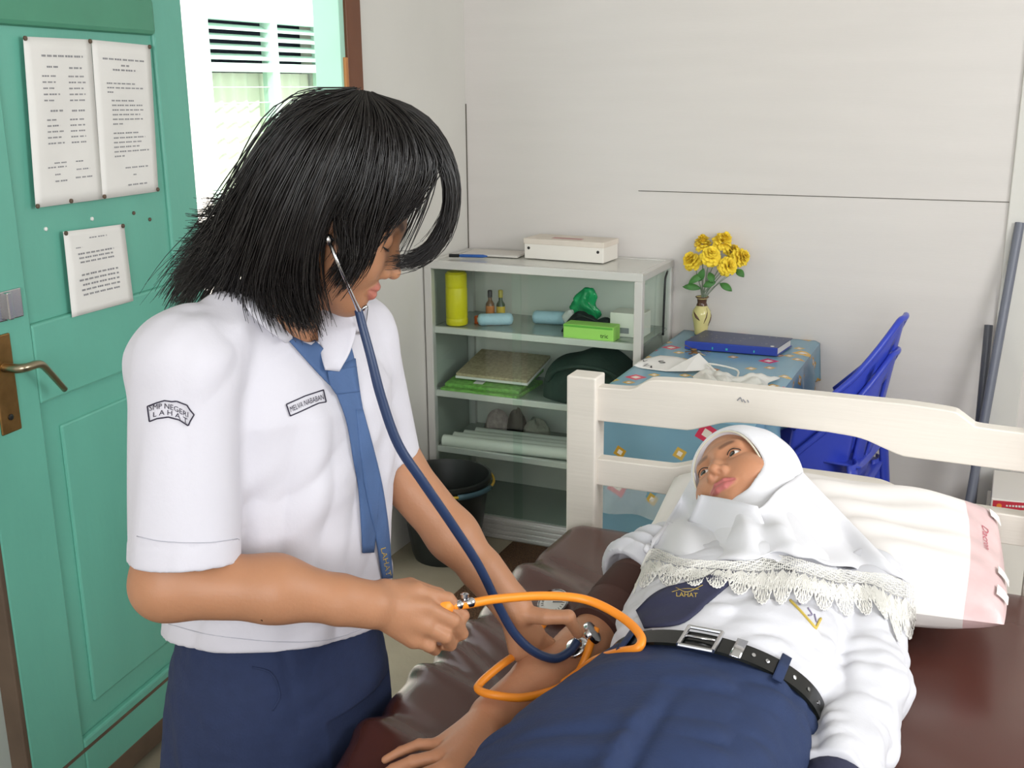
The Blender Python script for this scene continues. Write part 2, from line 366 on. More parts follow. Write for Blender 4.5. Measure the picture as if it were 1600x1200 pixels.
KT = (lambda q: A(.165, -.115, CH)+A(math.cos(.06)*q[0]-math.sin(.06)*q[1], math.sin(.06)*q[0]+math.cos(.06)*q[1], q[2]))
M().box((-.1, -.055, 0), (.1, .055, .005), KT).build('pages', m_whitep, bk, bevel=.001)
M().box((-.102, -.057, .005), (.102, .057, .0075), KT).build('cover', mat('grey_cover', (212, 206, 200), .7), bk)
pn = thing('ballpoint_pen', (.11, -.235, CH+.006), 'blue ballpoint pen with a dark cap on the front left of the cabinet top', 'pen')
a, c = A(.045, -.235, CH+.0065), A(.175, -.205, CH+.0065)
M().lathe([(.001, 0), (.0055, .006), (.0055, .085), (.002, .1)], a+(c-a)*.25, 10, c-a).build('barrel', mat('blue_plastic', (44, 92, 168), .35), pn, smooth='auto')
M().lathe([(.006, 0), (.006, .034), (.004, .036)], a, 10, c-a).build('cap', m_black, pn, smooth='auto')

# things on the shelves
SZ1, SZ2, SZ3 = .7275, .5035, .3015
m_yel = mat('yellow_plastic', (224, 210, 20), .4)
th = thing('flask', (.083, -.262, SZ1), 'tall yellow plastic flask at the left end of the top shelf', 'flask')
M().lathe([(.03, 0), (.0365, .004), (.0375, .012), (.0375, .024), (.036, .027), (.0372, .03), (.0372, .128), (.0355, .132), (.0368, .136), (.0368, .15)], (.083, -.262, SZ1), 28).build('body', m_yel, th, smooth='auto')
M().lathe([(.0368, .15), (.0372, .153), (.037, .178), (.03, .186), (.012, .188)], (.083, -.262, SZ1), 28).build('screw_cap', m_yel, th, smooth='auto')
def bottle(x, y, label, cb_, cl, cc, h=.062):
    t_ = thing('medicine_bottle', (x, y, SZ1), label, 'bottle', 'small bottles on the top shelf')
    M().lathe([(.013, 0), (.0155, .003), (.0155, h*.6), (.007, h*.78), (.007, h)], (x, y, SZ1), 18).build('body', cb_, t_, smooth='auto')
    M().lathe([(.0158, h*.1), (.0159, h*.12), (.0159, h*.5), (.0158, h*.52)], (x, y, SZ1), 18, cap=False).build('paper_label', cl, t_, smooth='auto')
    M().lathe([(.0085, h*.92), (.0085, h*1.22), (.006, h*1.26)], (x, y, SZ1), 14).build('cap', cc, t_, smooth='auto')
m_amber = mat('amber_glass', (120, 80, 40), .1); m_olive = mat('dark_green_glass', (46, 72, 40), .1)
bottle(.125, -.085, 'small brown bottle with an orange label and a black cap behind the cotton roll', m_amber, mat('orange_label', (222, 132, 50), .6), m_black, .075)
bottle(.168, -.088, 'small green bottle with a yellow label and a yellow cap behind the cotton roll', m_olive, mat('yellow_label', (226, 190, 50), .6), mat('yellow_cap', (200, 180, 60), .4), .078)
tag(M().lathe([(.009, 0), (.0105, .002), (.0105, .024), (.007, .028)], (.138, -.215, SZ1), 14).build('pill_tube', mat('orange_red_plastic', (208, 96, 50), .4), smooth='auto'), 'tiny orange-red tube standing just right of the yellow flask', 'tube')
m_cot = mat('pale_blue_wrap', (176, 208, 224), .5, bump=.3, bscale=60)
def cotton(a_, c_, r, label):
    a_, c_ = A(*a_), A(*c_); t_ = thing('cotton_roll', tuple((a_+c_)/2-A(0, 0, r)), label, 'roll', 'pale blue cotton rolls')
    l = np.linalg.norm(c_-a_)
    M().lathe([(r*.3, -.004), (r*.8, 0), (r, .008), (r*.97, l*.3), (r, l*.6), (r, l-.008), (r*.8, l), (r*.3, l+.004)], a_, 20, c_-a_).build('wrapped_roll', m_cot, t_, smooth=True)
    M().lathe([(r*.35, 0), (r*.3, .002)], a_-(c_-a_)/l*.005, 12, c_-a_).build('cotton_core', m_paper, t_)
cotton((.158, -.245, SZ1+.021), (.258, -.19, SZ1+.021), .021, 'pale blue wrapped cotton roll left of the glass door overlap, beside the yellow flask')
cotton((.318, -.14, SZ1+.023), (.44, -.12, SZ1+.023), .023, 'pale blue wrapped cotton roll in the middle of the top shelf')
m_gp = mat('green_film', (40, 168, 104), .22, var=.4, vscale=22, bump=.5, bscale=30)
rs = np.random.RandomState(3)
def crumple(c, sx, sy, sz, amp, f, nu=18, nv=14):
    ph = rs.rand(6)*6
    def S(u, v):
        th_ = u*2*math.pi; z = v
        k = 1+amp*(math.sin(3*th_+ph[0]+4*z)+math.sin(5*th_-ph[1]+f*z)+.7*math.sin(f*z*1.7+ph[2]+2*th_))*.4
        w_ = math.sin(math.pi*min(1, max(0, .06+.9*v)))**.45
        return (c[0]+sx*math.cos(th_)*k*w_+amp*.3*sx*math.sin(f*z+ph[4]), c[1]+sy*math.sin(th_)*k*w_, c[2]+sz*z)
    return M().grid(S, nu, nv)
gp = thing('foil_packet', (.50, -.13, SZ1), 'crumpled green and white plastic packet standing on the top shelf', 'packet')
crumple((.505, -.13, SZ1), .040, .022, .135, .6, 9, 30, 24).build('green_film', m_gp, gp, smooth=True)
crumple((.455, -.15, SZ1), .02, .016, .06, .35, 7).build('white_film', m_paper, gp, smooth=True)
m_blk = mat('black_fabric', (34, 36, 36), .8, bump=.2, bscale=90)
bp = thing('black_pouch', (.53, -.22, SZ1), 'soft black pouch lying behind the green box on the top shelf', 'pouch')
def pouch(u, v):
    x = .455+.17*u; h = .055*math.sin(math.pi*min(1, u*1.5))**.7+.018+(.075*max(0, u-.5)*2)*(1 if u < .96 else .6)
    a_ = v*math.pi; return (x, -.205+.036*math.cos(a_)*(.6+.5*math.sin(math.pi*u)), SZ1+max(0, h*math.sin(a_))*(math.sin(math.pi*min(1, .05+u*.93))**.3))
M().grid(pouch, 20, 12).build('body', m_blk, bp, smooth=True)
tag(M().tube(catmull([(.47, -.225, SZ1+.02), (.53, -.238, SZ1+.06), (.61, -.225, SZ1+.03)], 8), .004, 8).build('strap', m_blk, bp, smooth=True))
m_lime = mat('lime_card', (172, 226, 108), .55); m_limed = mat('lime_card_edge', (110, 186, 70), .55)
gb = thing('glove_box', (.60, -.29, SZ1), 'bright lime-green carton at the front right of the top shelf', 'box')
M().box((.497, -.315, SZ1), (.668, -.25, SZ1+.048)).build('carton', m_lime, gb, bevel=.002)
M().box((.5, -.316, SZ1+.04), (.665, -.3145, SZ1+.0465)).build('dark_band', m_limed, gb)
wb = thing('medicine_box', (.68, -.19, SZ1), 'white carton at the right end of the top shelf behind the lime box', 'box')
M().box((.625, -.225, SZ1), (.735, -.135, SZ1+.078)).build('carton', m_whitep, wb, bevel=.002)
M().box((.66, -.2262, SZ1+.012), (.69, -.2248, SZ1+.03)).build('printed_mark', m_ink, wb)
def text_mesh(s, size, mats=None):
    cu = bpy.data.curves.new('t', 'FONT'); cu.body = s; cu.size = size; cu.align_x = 'CENTER'; cu.align_y = 'CENTER'; cu.resolution_u = 2
    o = bpy.data.objects.new('t', cu); COL.objects.link(o); dg = bpy.context.evaluated_depsgraph_get()
    me = bpy.data.meshes.new_from_object(o.evaluated_get(dg)); v = np.array([q.co[:] for q in me.vertices]); f = [tuple(q.vertices) for q in me.polygons]
    bpy.data.objects.remove(o); bpy.data.curves.remove(cu); bpy.data.meshes.remove(me); return v, f
v, f = text_mesh('tric', .02); mk('printed_word', np.array([(.638+q[0], -.3162, SZ1+.018+q[1]) for q in v]), f, m_black, gb)
# middle shelf
m_tray = mat('tan_patterned_card', (176, 160, 130), .7, var=.25, vscale=90); m_tray2 = mat('green_patterned_card', (120, 176, 84), .7, var=.3, vscale=70)
tr = thing('file_box', (.19, -.2, SZ2), 'green-edged patterned file box, lower of the two on the middle shelf', 'file box', 'file boxes on the middle shelf')
M().box((.045, -.325, SZ2), (.335, -.1, SZ2+.012)).build('base', m_tray2, tr, bevel=.002)
for i in range(12): pass
M().box((.046, -.3265, SZ2+.001), (.334, -.3245, SZ2+.0035)).build('yellow_trim', m_yel, tr)
lt = lambda q: A(q[0], q[1], SZ2+.012+q[2]+max(0, (q[1]+.3))*.12)
M().box((.05, -.3, 0), (.33, -.08, .012), lt).build('green_cover', m_tray2, tr, bevel=.002)
M().box((.15, -.28, .0125), (.185, -.24, .0135), lt).build('white_sticker', m_paper, tr)
tr2 = thing('file_box', (.2, -.18, SZ2+.03), 'tan patterned file box with a white edge, upper of the two on the middle shelf', 'file box', 'file boxes on the middle shelf')
lt2 = lambda q: A(q[0], q[1], SZ2+.036+q[2]+max(0, (q[1]+.27))*.2)
M().box((.075, -.27, 0), (.35, -.06, .008), lt2).build('white_tray', m_paper, tr2, bevel=.002)
M().box((.077, -.268, .008), (.348, -.062, .018), lt2).build('patterned_lid', m_tray, tr2, bevel=.002)
bg = thing('black_bag', (.56, -.17, SZ2), 'large dark bag slumped on the right of the middle shelf', 'bag')
m_bag = mat('dark_grey_green_fabric', (42, 56, 50), .75, bump=.25, bscale=40)
def bag(u, v):
    a_ = v*math.pi; x = .40+.34*u; s_ = math.sin(math.pi*min(1, .06+.88*u))**.4
    h = .17*s_*(1+.06*math.sin(11*u+3*v)); return (x, -.19+.12*math.cos(a_)*s_, SZ2+h*math.sin(a_)**.7 if 0 < v < 1 else SZ2)
M().grid(bag, 26, 18).build('body', m_bag, bg, smooth=True)
M().tube(catmull([(.42, -.26, SZ2+.06), (.47, -.30, SZ2+.11), (.56, -.315, SZ2+.135), (.65, -.305, SZ2+.12), (.72, -.27, SZ2+.06)], 8), .008, 8).build('carry_strap', m_bag, bg, smooth=True)
# lower shelf: rolled sheets and bundles
m_roll = mat('white_rolled_paper', (236, 236, 228), .5)
ends = [((.048, -.315), (.745, -.27), .021), ((.062, -.262), (.745, -.222), .019), ((.08, -.215), (.745, -.18), .017), ((.105, -.172), (.745, -.14), .017)]
for i, (a_, c_, r) in enumerate(ends):
    a_ = A(*a_, SZ3+r); c_ = A(*c_, SZ3+r); d_ = c_-a_; l = np.linalg.norm(d_)
    o = M().lathe([(r-.003, .004), (r-.003, 0), (r, 0), (r, l), (r-.003, l), (r-.003, l-.004)], a_, 24, d_).build('paper_tube', m_roll, smooth='auto')
    tag(o, ['front white paper tube of the row lying on the bottom shelf', 'second white paper tube from the front on the bottom shelf', 'third white paper tube from the front on the bottom shelf', 'rearmost white paper tube of the row on the bottom shelf'][i], 'tube', 'paper tubes on the bottom shelf')
m_bun = mat('mauve_cloth', (176, 160, 158), .9, bump=.6, bscale=70, var=.2, vscale=50)
def lump(c, s, seed, n=16):
    r_ = np.random.RandomState(seed); ph = r_.rand(4)*6
    def S(u, v):
        a_ = u*2*math.pi; b_ = v*math.pi/2; k = 1+.1*math.sin(3*a_+ph[0])+.08*math.sin(5*a_+ph[1]+3*b_)
        return (c[0]+s[0]*k*math.cos(a_)*math.cos(b_), c[1]+s[1]*k*math.sin(a_)*math.cos(b_), c[2]+s[2]*k*math.sin(b_))
    return M().grid(S, n, 8)
tag(lump((.15, -.085, SZ3), (.052, .035, .075), 1).build('cloth_bundle', m_bun, smooth=True), 'mauve cloth bundle behind the paper tubes at the left', 'bundle')
tag(lump((.228, -.085, SZ3), (.036, .035, .088), 2).build('black_bundle', mat('black_cloth', (10, 10, 10), .9), smooth=True), 'small black cloth bundle between the two pale bundles behind the tubes', 'bundle')
tag(lump((.30, -.085, SZ3), (.05, .035, .062), 5).build('cloth_bundle', mat('grey_cloth', (170, 162, 150), .9, bump=.6, bscale=70), smooth=True), 'grey-beige cloth bundle behind the tubes, right of the black one', 'bundle')

# ------------------------------------------------------------------ bucket and mat
bu = thing('bucket', (.185, -.53, 0), 'black plastic bucket with a yellow and blue handle on the floor by the cabinet', 'bucket')
BC = A(.163, -.535, 0); m_bu = mat('black_bucket_plastic', (32, 36, 34), .4)
M().lathe([(.10, .004), (.105, 0), (.112, .02), (.15, .27), (.158, .272), (.158, .285), (.15, .287), (.143, .27), (.106, .03), (.02, .026)], BC, 32, cap=False).build('body', m_bu, bu, smooth='auto')
M().lathe([(.10, .0), (.10, .008)], BC, 32).build('bottom', m_bu, bu)
ang = np.linspace(-.35, math.pi+.1, 26)
hp = [BC+A(.165*math.cos(t_-1.75), .165*math.sin(t_-1.75), .272-.012*math.sin(t_)) for t_ in ang]
M().tube(hp, .0045, 8).build('handle', mat('yellow_wire', (206, 168, 50), .4), bu, smooth=True)
M().tube(hp[9:16], .009, 10).build('grip', mat('slate_blue_grip', (58, 86, 96), .45), bu, smooth=True)
m_mat = mat('brown_coir', (84, 58, 36), .95, var=.55, vscale=160, bump=1, bscale=170)
tag(M().box((.335, -1.02, 0), (.80, -.37, .012)).build('door_mat', m_mat, bevel=.004), 'speckled brown mat on the floor in front of the cabinet', 'mat')

# ------------------------------------------------------------------ table with patterned plastic cloth
def cloth_mat(name, base):
    m = mat(name, base, .25, var=.06, vscale=6); nt = m.node_tree; p_ = nt.nodes['Principled BSDF']
    src = p_.inputs['Base Color'].links[0].from_socket
    tc = nt.nodes.new('ShaderNodeTexCoord')
    cur = src
    for sc_, thr, cols in ((10.5, .019, [(0, srgb(196, 150, 50)), (.5, srgb(206, 170, 80)), (.8, srgb(180, 120, 60))]), (5.0, .032, [(0, srgb(212, 60, 90)), (.4, srgb(226, 176, 60)), (.62, srgb(212, 60, 90))])):
        mp = nt.nodes.new('ShaderNodeMapping'); mp.inputs['Rotation'].default_value = (0, 0, .3); mp.inputs['Location'].default_value = (sc_*.37, .2, .1)
        nt.links.new(tc.outputs['UV'], mp.inputs[0])
        vo = nt.nodes.new('ShaderNodeTexVoronoi'); vo.voronoi_dimensions = '2D'; vo.distance = 'MANHATTAN'; vo.inputs['Scale'].default_value = sc_; vo.inputs['Randomness'].default_value = .75
        nt.links.new(mp.outputs[0], vo.inputs['Vector'])
        col = ramp(nt, vo.outputs['Color'], cols)
        for k, t_ in ((0, thr*sc_*1.0), (1, thr*sc_*.45)):
            lt_ = nt.nodes.new('ShaderNodeMath'); lt_.operation = 'LESS_THAN'; nt.links.new(vo.outputs['Distance'], lt_.inputs[0]); lt_.inputs[1].default_value = t_
            mx = nt.nodes.new('ShaderNodeMix'); mx.data_type = 'RGBA'; nt.links.new(lt_.outputs[0], mx.inputs[0]); nt.links.new(cur, mx.inputs[6])
            if k == 0: nt.links.new(col, mx.inputs[7])
            else: mx.inputs[7].default_value = srgb(236, 226, 214)
            cur = mx.outputs[2]
    nt.links.new(cur, p_.inputs['Base Color']); return m
m_cloth = cloth_mat('patterned_plastic_cloth', (120, 160, 180))
TX0, TX1, TY0, TY1, TZ = .812, 1.25, -.96, -.004, .717
tb = thing('side_table', (1.03, -.48, 0), 'small wooden table against the back wall under a blue patterned cloth', 'table')
m_tw = mat('table_wood', (120, 90, 62), .5, var=.2)
M().box((TX0+.005, TY0+.005, TZ-.026), (TX1-.005, TY1-.004, TZ-.003)).build('table_top', m_tw, tb, bevel=.002)
for x in (TX0+.03, TX1-.075):
    for y in (TY0+.03, TY1-.075): M().box((x, y, 0), (x+.045, y+.045, TZ-.026)).build('leg', m_tw, tb, bevel=.002)
# the cloth: one sheet over the top with draped front and right side
def cl(u, v):
    # u runs across x (drape on the right), v along y (drape at the front)
    xs, ys = u*(TX1-TX0+.13), v*((TY1-TY0)+.36)
    wx = TX1-TX0; wy = TY1-TY0
    x = TX0+min(xs, wx); dx = max(0, xs-wx); y = TY1-min(ys, wy); dy = max(0, ys-wy)
    z = TZ+.001-dx-dy if not (dx and dy) else TZ+.001-max(dx, dy)-.25*min(dx, dy)
    if dx: x += .012+.016*math.sin(y*34+.6)*min(1, dx*7)*(1 if dx > .02 else .3)+.03*dx
    if dy: y -= .012+.010*math.sin(x*26)*min(1, dy*6)+.03*dy
    if dx and dy: x -= .0*dx
    return (x, y, max(z, .33 if not dx else .575))
co = M().grid(cl, 60, 90).build('tablecloth', m_cloth, smooth='auto'); solid(co, .0012, 1)
uvl = co.data.uv_layers.new(name='cloth')
for l_ in co.data.loops:
    i_, j_ = divmod(l_.vertex_index, 91); uvl.data[l_.index].uv = (i_/60*(TX1-TX0+.13), j_/90*((TY1-TY0)+.36))
tag(co, 'shiny light blue plastic tablecloth with small gold and red motifs draped over the table', 'tablecloth')
m_clear = mat('clear_plastic', (236, 240, 240), .2, alpha=.32)
tag(M().grid(lambda u, v: (TX0+.01+(TX1-TX0-.02)*u, TY0-.03-.012*math.sin(u*20+4*v)-.01*v, .58-.14*v), 30, 8).build('plastic_sheet', m_clear, co, smooth=True))

# things on the table
TT = TZ+.0045
m_vase = mat('cream_glaze', (214, 204, 140), .15); m_vased = mat('brown_glaze', (88, 62, 48), .15)
VX, VY = .885, -.06
va = thing('bud_vase', (VX, VY, TT), 'small cream glazed vase with dark streaks at the back of the table', 'vase')
prof = [(.02, 0), (.022, .003), (.021, .01), (.026, .04), (.031, .062), (.029, .078), (.018, .095), (.014, .105), (.016, .118), (.022, .124), (.02, .125), (.012, .115), (.012, .10)]
M().lathe(prof, (VX, VY, TT), 28, cap=False).build('body', m_vase, va, smooth=True)
M().lathe([(.0185, .096), (.0148, .106), (.0168, .119), (.0228, .1245), (.021, .126)], (VX, VY, TT), 28, cap=False).build('dark_neck', m_vased, va, smooth=True)
def rad(h): return np.interp(h, [q[1] for q in prof[:9]], [q[0] for q in prof[:9]])
for a0, h0, h1, tw, w_ in ((-.2, .03, .075, .8, .005), (-1.5, .05, .08, -.9, .007), (-1.0, .04, .09, .5, .0035)):
    M().tube([A(VX, VY, TT)+A(math.cos(a0+tw*t_)*rad(h0+(h1-h0)*t_), math.sin(a0+tw*t_)*rad(h0+(h1-h0)*t_), h0+(h1-h0)*t_) for t_ in np.linspace(0, 1, 8)], np.array([.001, w_*.6, w_, w_, w_*.9, w_*.7, w_*.4, .001])*.55, 8).build('brown_streak', m_vased, va, smooth=True)
fl = thing('artificial_flowers', (VX, VY, TT+.09), 'bunch of yellow artificial flowers standing in the small vase', 'flowers')
m_pet = mat('yellow_petal', (252, 216, 62), .75, var=.1, vscale=40); m_stem = mat('grey_green_stem', (126, 140, 120), .6); m_leaf = mat('green_leaf', (70, 124, 60), .55, var=.2, vscale=20)
def flower(c, r, d, seed):
    rr = np.random.RandomState(seed); m = M(); x, y, d = frame_of(d)
    for ring, (n_, rr_, tilt, s_) in enumerate(((13, .5, -.35, .62), (14, .5, .1, .68), (13, .42, .5, .62), (12, .3, .85, .58), (9, .16, 1.15, .55), (6, .05, 1.4, .5))):
        for i in range(n_):
            t_ = 2*math.pi*(i+rr.rand()*.6)/n_+ring; o_ = math.cos(t_)*x+math.sin(t_)*y; s2 = np.cross(d, o_)
            ti = tilt+rr.uniform(-.2, .2); up_ = o_*math.cos(ti)+d*math.sin(ti); nn = -o_*math.sin(ti)+d*math.cos(ti)
            b_ = c+o_*rr_*r*.35+d*r*(.05+.12*ring); L_ = r*s_*rr.uniform(.9, 1.15); w_ = r*.2
            P_ = []
            for k, (l_, ww, h_) in enumerate(((0, .35, 0), (.45, 1, .10), (.85, 1.05, .02), (1.0, .6, -.1))):
                for q_ in (-1, 0, 1): P_.append(b_+up_*L_*l_+s2*w_*ww*q_+nn*(h_*L_+(.06*L_ if q_ == 0 else 0)*(-1 if k % 2 else 1)+rr.uniform(-.05, .05)*L_))
            m.add(P_, [(3*k+j, 3*k+j+1, 3*k+j+4, 3*k+j+3) for k in range(3) for j in range(2)])
    return m
fpx = [(1084, 411, -.01, .034), (1098, 385, .03, .031), (1127, 381, .02, .034), (1110, 402, -.035, .035), (1153, 404, .015, .033), (1134, 417, -.03, .033), (1140, 396, .05, .028)]
def at_y(px, py, y): return pl(px, py, 1, y)
base = A(VX, VY, TT+.11)
for i, (px, py, dy, r) in enumerate(fpx):
    c = at_y(px, py, VY+dy); d = nrm(nrm(c-A(VX, VY, TT+.2))+nrm(CAM-c)*.55)
    f_ = flower(c, r*1.12, d, i).build('flower_head', m_pet, fl, smooth=True)
    P = catmull([base+A(.003*math.cos(i*2), .003*math.sin(i*2), -.09), base+A(.006*math.cos(i*2), .006*math.sin(i*2), 0), base+(c-base)*.5+A(0, 0, .012), c-d*.004], 6)
    M().tube(P, .0016, 6).build('stem', m_stem, fl, smooth=True)
def leaf(c, d, n_, L_, w_):
    d = nrm(d); s2 = nrm(np.cross(d, n_)); nn = np.cross(s2, d)
    return M().grid(lambda u, v: c+d*L_*u+s2*(v-.5)*2*w_*math.sin(math.pi*min(1, .03+.97*u))**.8+nn*(.12*L_*math.sin(math.pi*u)-.35*w_*abs(2*v-1)), 8, 4)
for i, (px, py, ex, ey) in enumerate([(1100, 428, 1080, 440), (1095, 450, 1072, 448), (1108, 425, 1112, 436), (1125, 442, 1140, 452), (1150, 420, 1158, 428), (1092, 440, 1098, 424), (1118, 440, 1102, 446), (1148, 425, 1140, 418)]):
    a_ = at_y(px, py, VY-.02); c_ = at_y(ex, ey, VY-.03)
    o = leaf(a_, c_-a_, nrm(CAM-a_)+A(0, 0, .4), max(.04, np.linalg.norm(c_-a_)*1.25), .012).build('leaf', m_leaf, fl, smooth=True)
    P = catmull([base, (base+a_)/2+A(0, 0, .01), a_], 5); M().tube(P, .001, 5).build('leaf_stem', m_stem, o)

m_nb = mat('navy_book_cover', (52, 62, 100), .35, var=.1); m_nbs = mat('blue_spine', (44, 66, 156), .4)
nb = thing('hardback_book', (1.05, -.18, TT), 'thick dark blue hardback ledger lying on the table', 'book')
c4 = [A(.895, -.285), A(1.178, -.275), A(1.195, -.125), A(.912, -.11)]
def NT(u, v, z):
    q = (c4[0]*(1-u)+c4[1]*u)*(1-v)+(c4[3]*(1-u)+c4[2]*u)*v; return A(q[0], q[1], TT+z)
def nbox(u0, u1, v0, v1, z0, z1): return M().box((u0, v0, z0), (u1, v1, z1), lambda q: NT(q[0], q[1], q[2]))
nbox(.012, .985, .02, .97, .002, .023).build('page_block', m_paper, nb)
nbox(0, 1, 0, 1, 0, .002).build('back_cover', m_nbs, nb); nbox(0, 1, 0, 1, .023, .0255).build('front_cover', m_nb, nb, bevel=.0008)
nbox(-.004, 1, -.02, .03, 0, .0255).build('spine', m_nbs, nb, bevel=.002)
fk = M()
rr = np.random.RandomState(8)
for i in range(42):
    u, v = rr.uniform(.05, .95), rr.uniform(.1, .93); s_ = rr.uniform(.004, .010)
    for k in range(2):
        a_ = rr.rand()*3; uu, vv2 = math.cos(a_)*s_*3.4, math.sin(a_)*s_*6
        fk.add([NT(u-uu*.5, v-vv2*.5, .0258), NT(u+.004, v-.004, .0258), NT(u+uu*.5, v+vv2*.5, .0258), NT(u-.004, v+.004, .0258)], [(0, 1, 2, 3)])
tag(fk.build('speckled_pattern', mat('pale_fleck', (186, 186, 166), .5), nb), kind='stuff')
q_ = M()
for u in (.45, .46, .75, .3): q_.box((u, -.024, .006), (u+.012, -.0205, .012), lambda q: NT(*q))
tag(q_.build('spine_marks', mat('teal_print', (60, 170, 170), .5), nb), kind='stuff')
M().lathe([(.006, 0), (.006, .001)], NT(.93, .09, .0255), 14).build('white_sticker', m_paper, nb)
# printed white sheet, folded, with keys on it
ps = thing('folded_paper', (.94, -.45, TT), 'crumpled white sheet with black printed letters at the front left of the table', 'paper')
K = [[pl(990, 571, 2, TT+.01), pl(1002, 575, 2, TT), pl(1040, 580, 2, TT)], [pl(1004, 562, 2, TT+.012), pl(1030, 567, 2, TT+.006), pl(1065, 574, 2, TT+.004)], [pl(1032, 555, 2, TT+.004), pl(1060, 558, 2, TT+.012), pl(1085, 566, 2, TT+.008)]]
def PS(u, v):
    R = [catmull([A(*q) for q in row], 6) for row in K]; i = min(int(u*12), 11); f_ = u*12-i
    pts = [r_[i]*(1-f_)+r_[i+1]*f_ for r_ in R]; C_ = catmull(pts, 6); j = min(int(v*12), 11); g_ = v*12-j
    return C_[j]*(1-g_)+C_[j+1]*g_
o = M().grid(PS, 12, 12).build('printed_sheet', m_paper, ps, smooth=True); solid(o, .0006)
fp = [pl(1040, 580, 2, TT+.001), pl(1092, 552, 2, TT+.036), pl(1118, 578, 2, TT+.001), pl(1070, 580, 2, TT+.006)]
o = M().add([fp[0], fp[1], fp[2], fp[3]], [(0, 3, 1), (3, 2, 1)]).build('folded_corner', m_paper, ps); solid(o, .0006)
for s_, u, v, sz, rot in (('S', .52, .55, .058, 1.0), ('1', .62, .14, .05, .7), ('Z', .42, .2, .045, .9), ('V', .14, .4, .04, .4)):
    vv, ff = text_mesh(s_, 1.0); c_, s2 = math.cos(rot), math.sin(rot)
    P_ = []
    for q in vv:
        x_, y_ = (q[0]*c_-q[1]*s2)*sz*5.2, (q[0]*s2+q[1]*c_)*sz*5.2
        P_.append(PS(min(.99, max(0, u+x_)), min(.99, max(0, v+y_)))+A(0, 0, .0018))
    mk('printed_letter', np.array(P_), ff, m_black, ps)
ky = thing('key_bunch', (.94, -.36, TT), 'bunch of metal keys on a ring next to the printed sheet', 'keys')
kc = pl(1088, 552, 2, TT+.006)
tp = [kc+A(.014*math.cos(t_), .014*math.sin(t_), .004*math.sin(t_)) for t_ in np.linspace(0, 2*math.pi, 24)]
M().tube(tp, .0012, 6, cap=False).build('key_ring', m_steel, ky, smooth=True)
for i, (ex, ey) in enumerate([(1103, 551), (1100, 556), (1075, 556), (1068, 553), (1080, 548)]):
    e_ = pl(ex, ey, 2, TT+.004+.003*i); d_ = nrm(e_-kc); s2 = nrm(np.cross(d_, A(0, 0, 1))); L_ = .048
    m = M(); T = lambda q, d_=d_, s2=s2, i=i: kc+d_*q[0]+s2*q[1]+A(0, 0, .002*i+q[2])
    m.lathe([(.010, -.001), (.0105, 0), (.010, .001)], kc+d_*.012+A(0, 0, .002*i), 14); m.box((.02, -.003, -.0008), (L_, .003, .0008), T)
    for k in range(3): m.box((.032+.005*k, .003, -.0008), (.035+.005*k, .0048+.001*(k % 2), .0008), T)
    m.build('key', m_steel if i < 2 else m_brass, ky, bevel=.0003)
# white carrier bag at the front edge
pb_ = thing('plastic_bag', (1.1, -.62, TT), 'crumpled translucent white plastic bag at the front right of the table', 'bag')
m_pbag = mat('thin_white_plastic', (236, 234, 226), .3, bump=.5, bscale=18, alpha=.8)
rr = np.random.RandomState(12); ph = rr.rand(12)*6
def PB(u, v):
    x = 1.035+.21*u-.02*v; y = -.80+.27*v-.04*math.sin(3*u); e_ = min(1, 7*u, 7*(1-u), 6*v, 6*(1-v))
    h = .004+.009*abs(math.sin(9*u+4*v+ph[0]))+.008*abs(math.sin(14*v-6*u+ph[1]))+.005*abs(math.sin(22*u+11*v+ph[2]))
    return (x+.012*math.sin(11*v+ph[3]), y+.012*math.sin(9*u+ph[4]), TT+.002+h*max(0, e_))
M().grid(PB, 34, 34).build('bag_body', m_pbag, pb_, smooth=True)
M().tube(catmull([PB(.15, .95), A(*PB(.15, .95))+A(-.03, .03, .012), A(*PB(.4, .98))+A(0, .05, .008), PB(.5, .95)], 8), .003, 6).build('bag_handle', m_pbag, pb_, smooth=True)

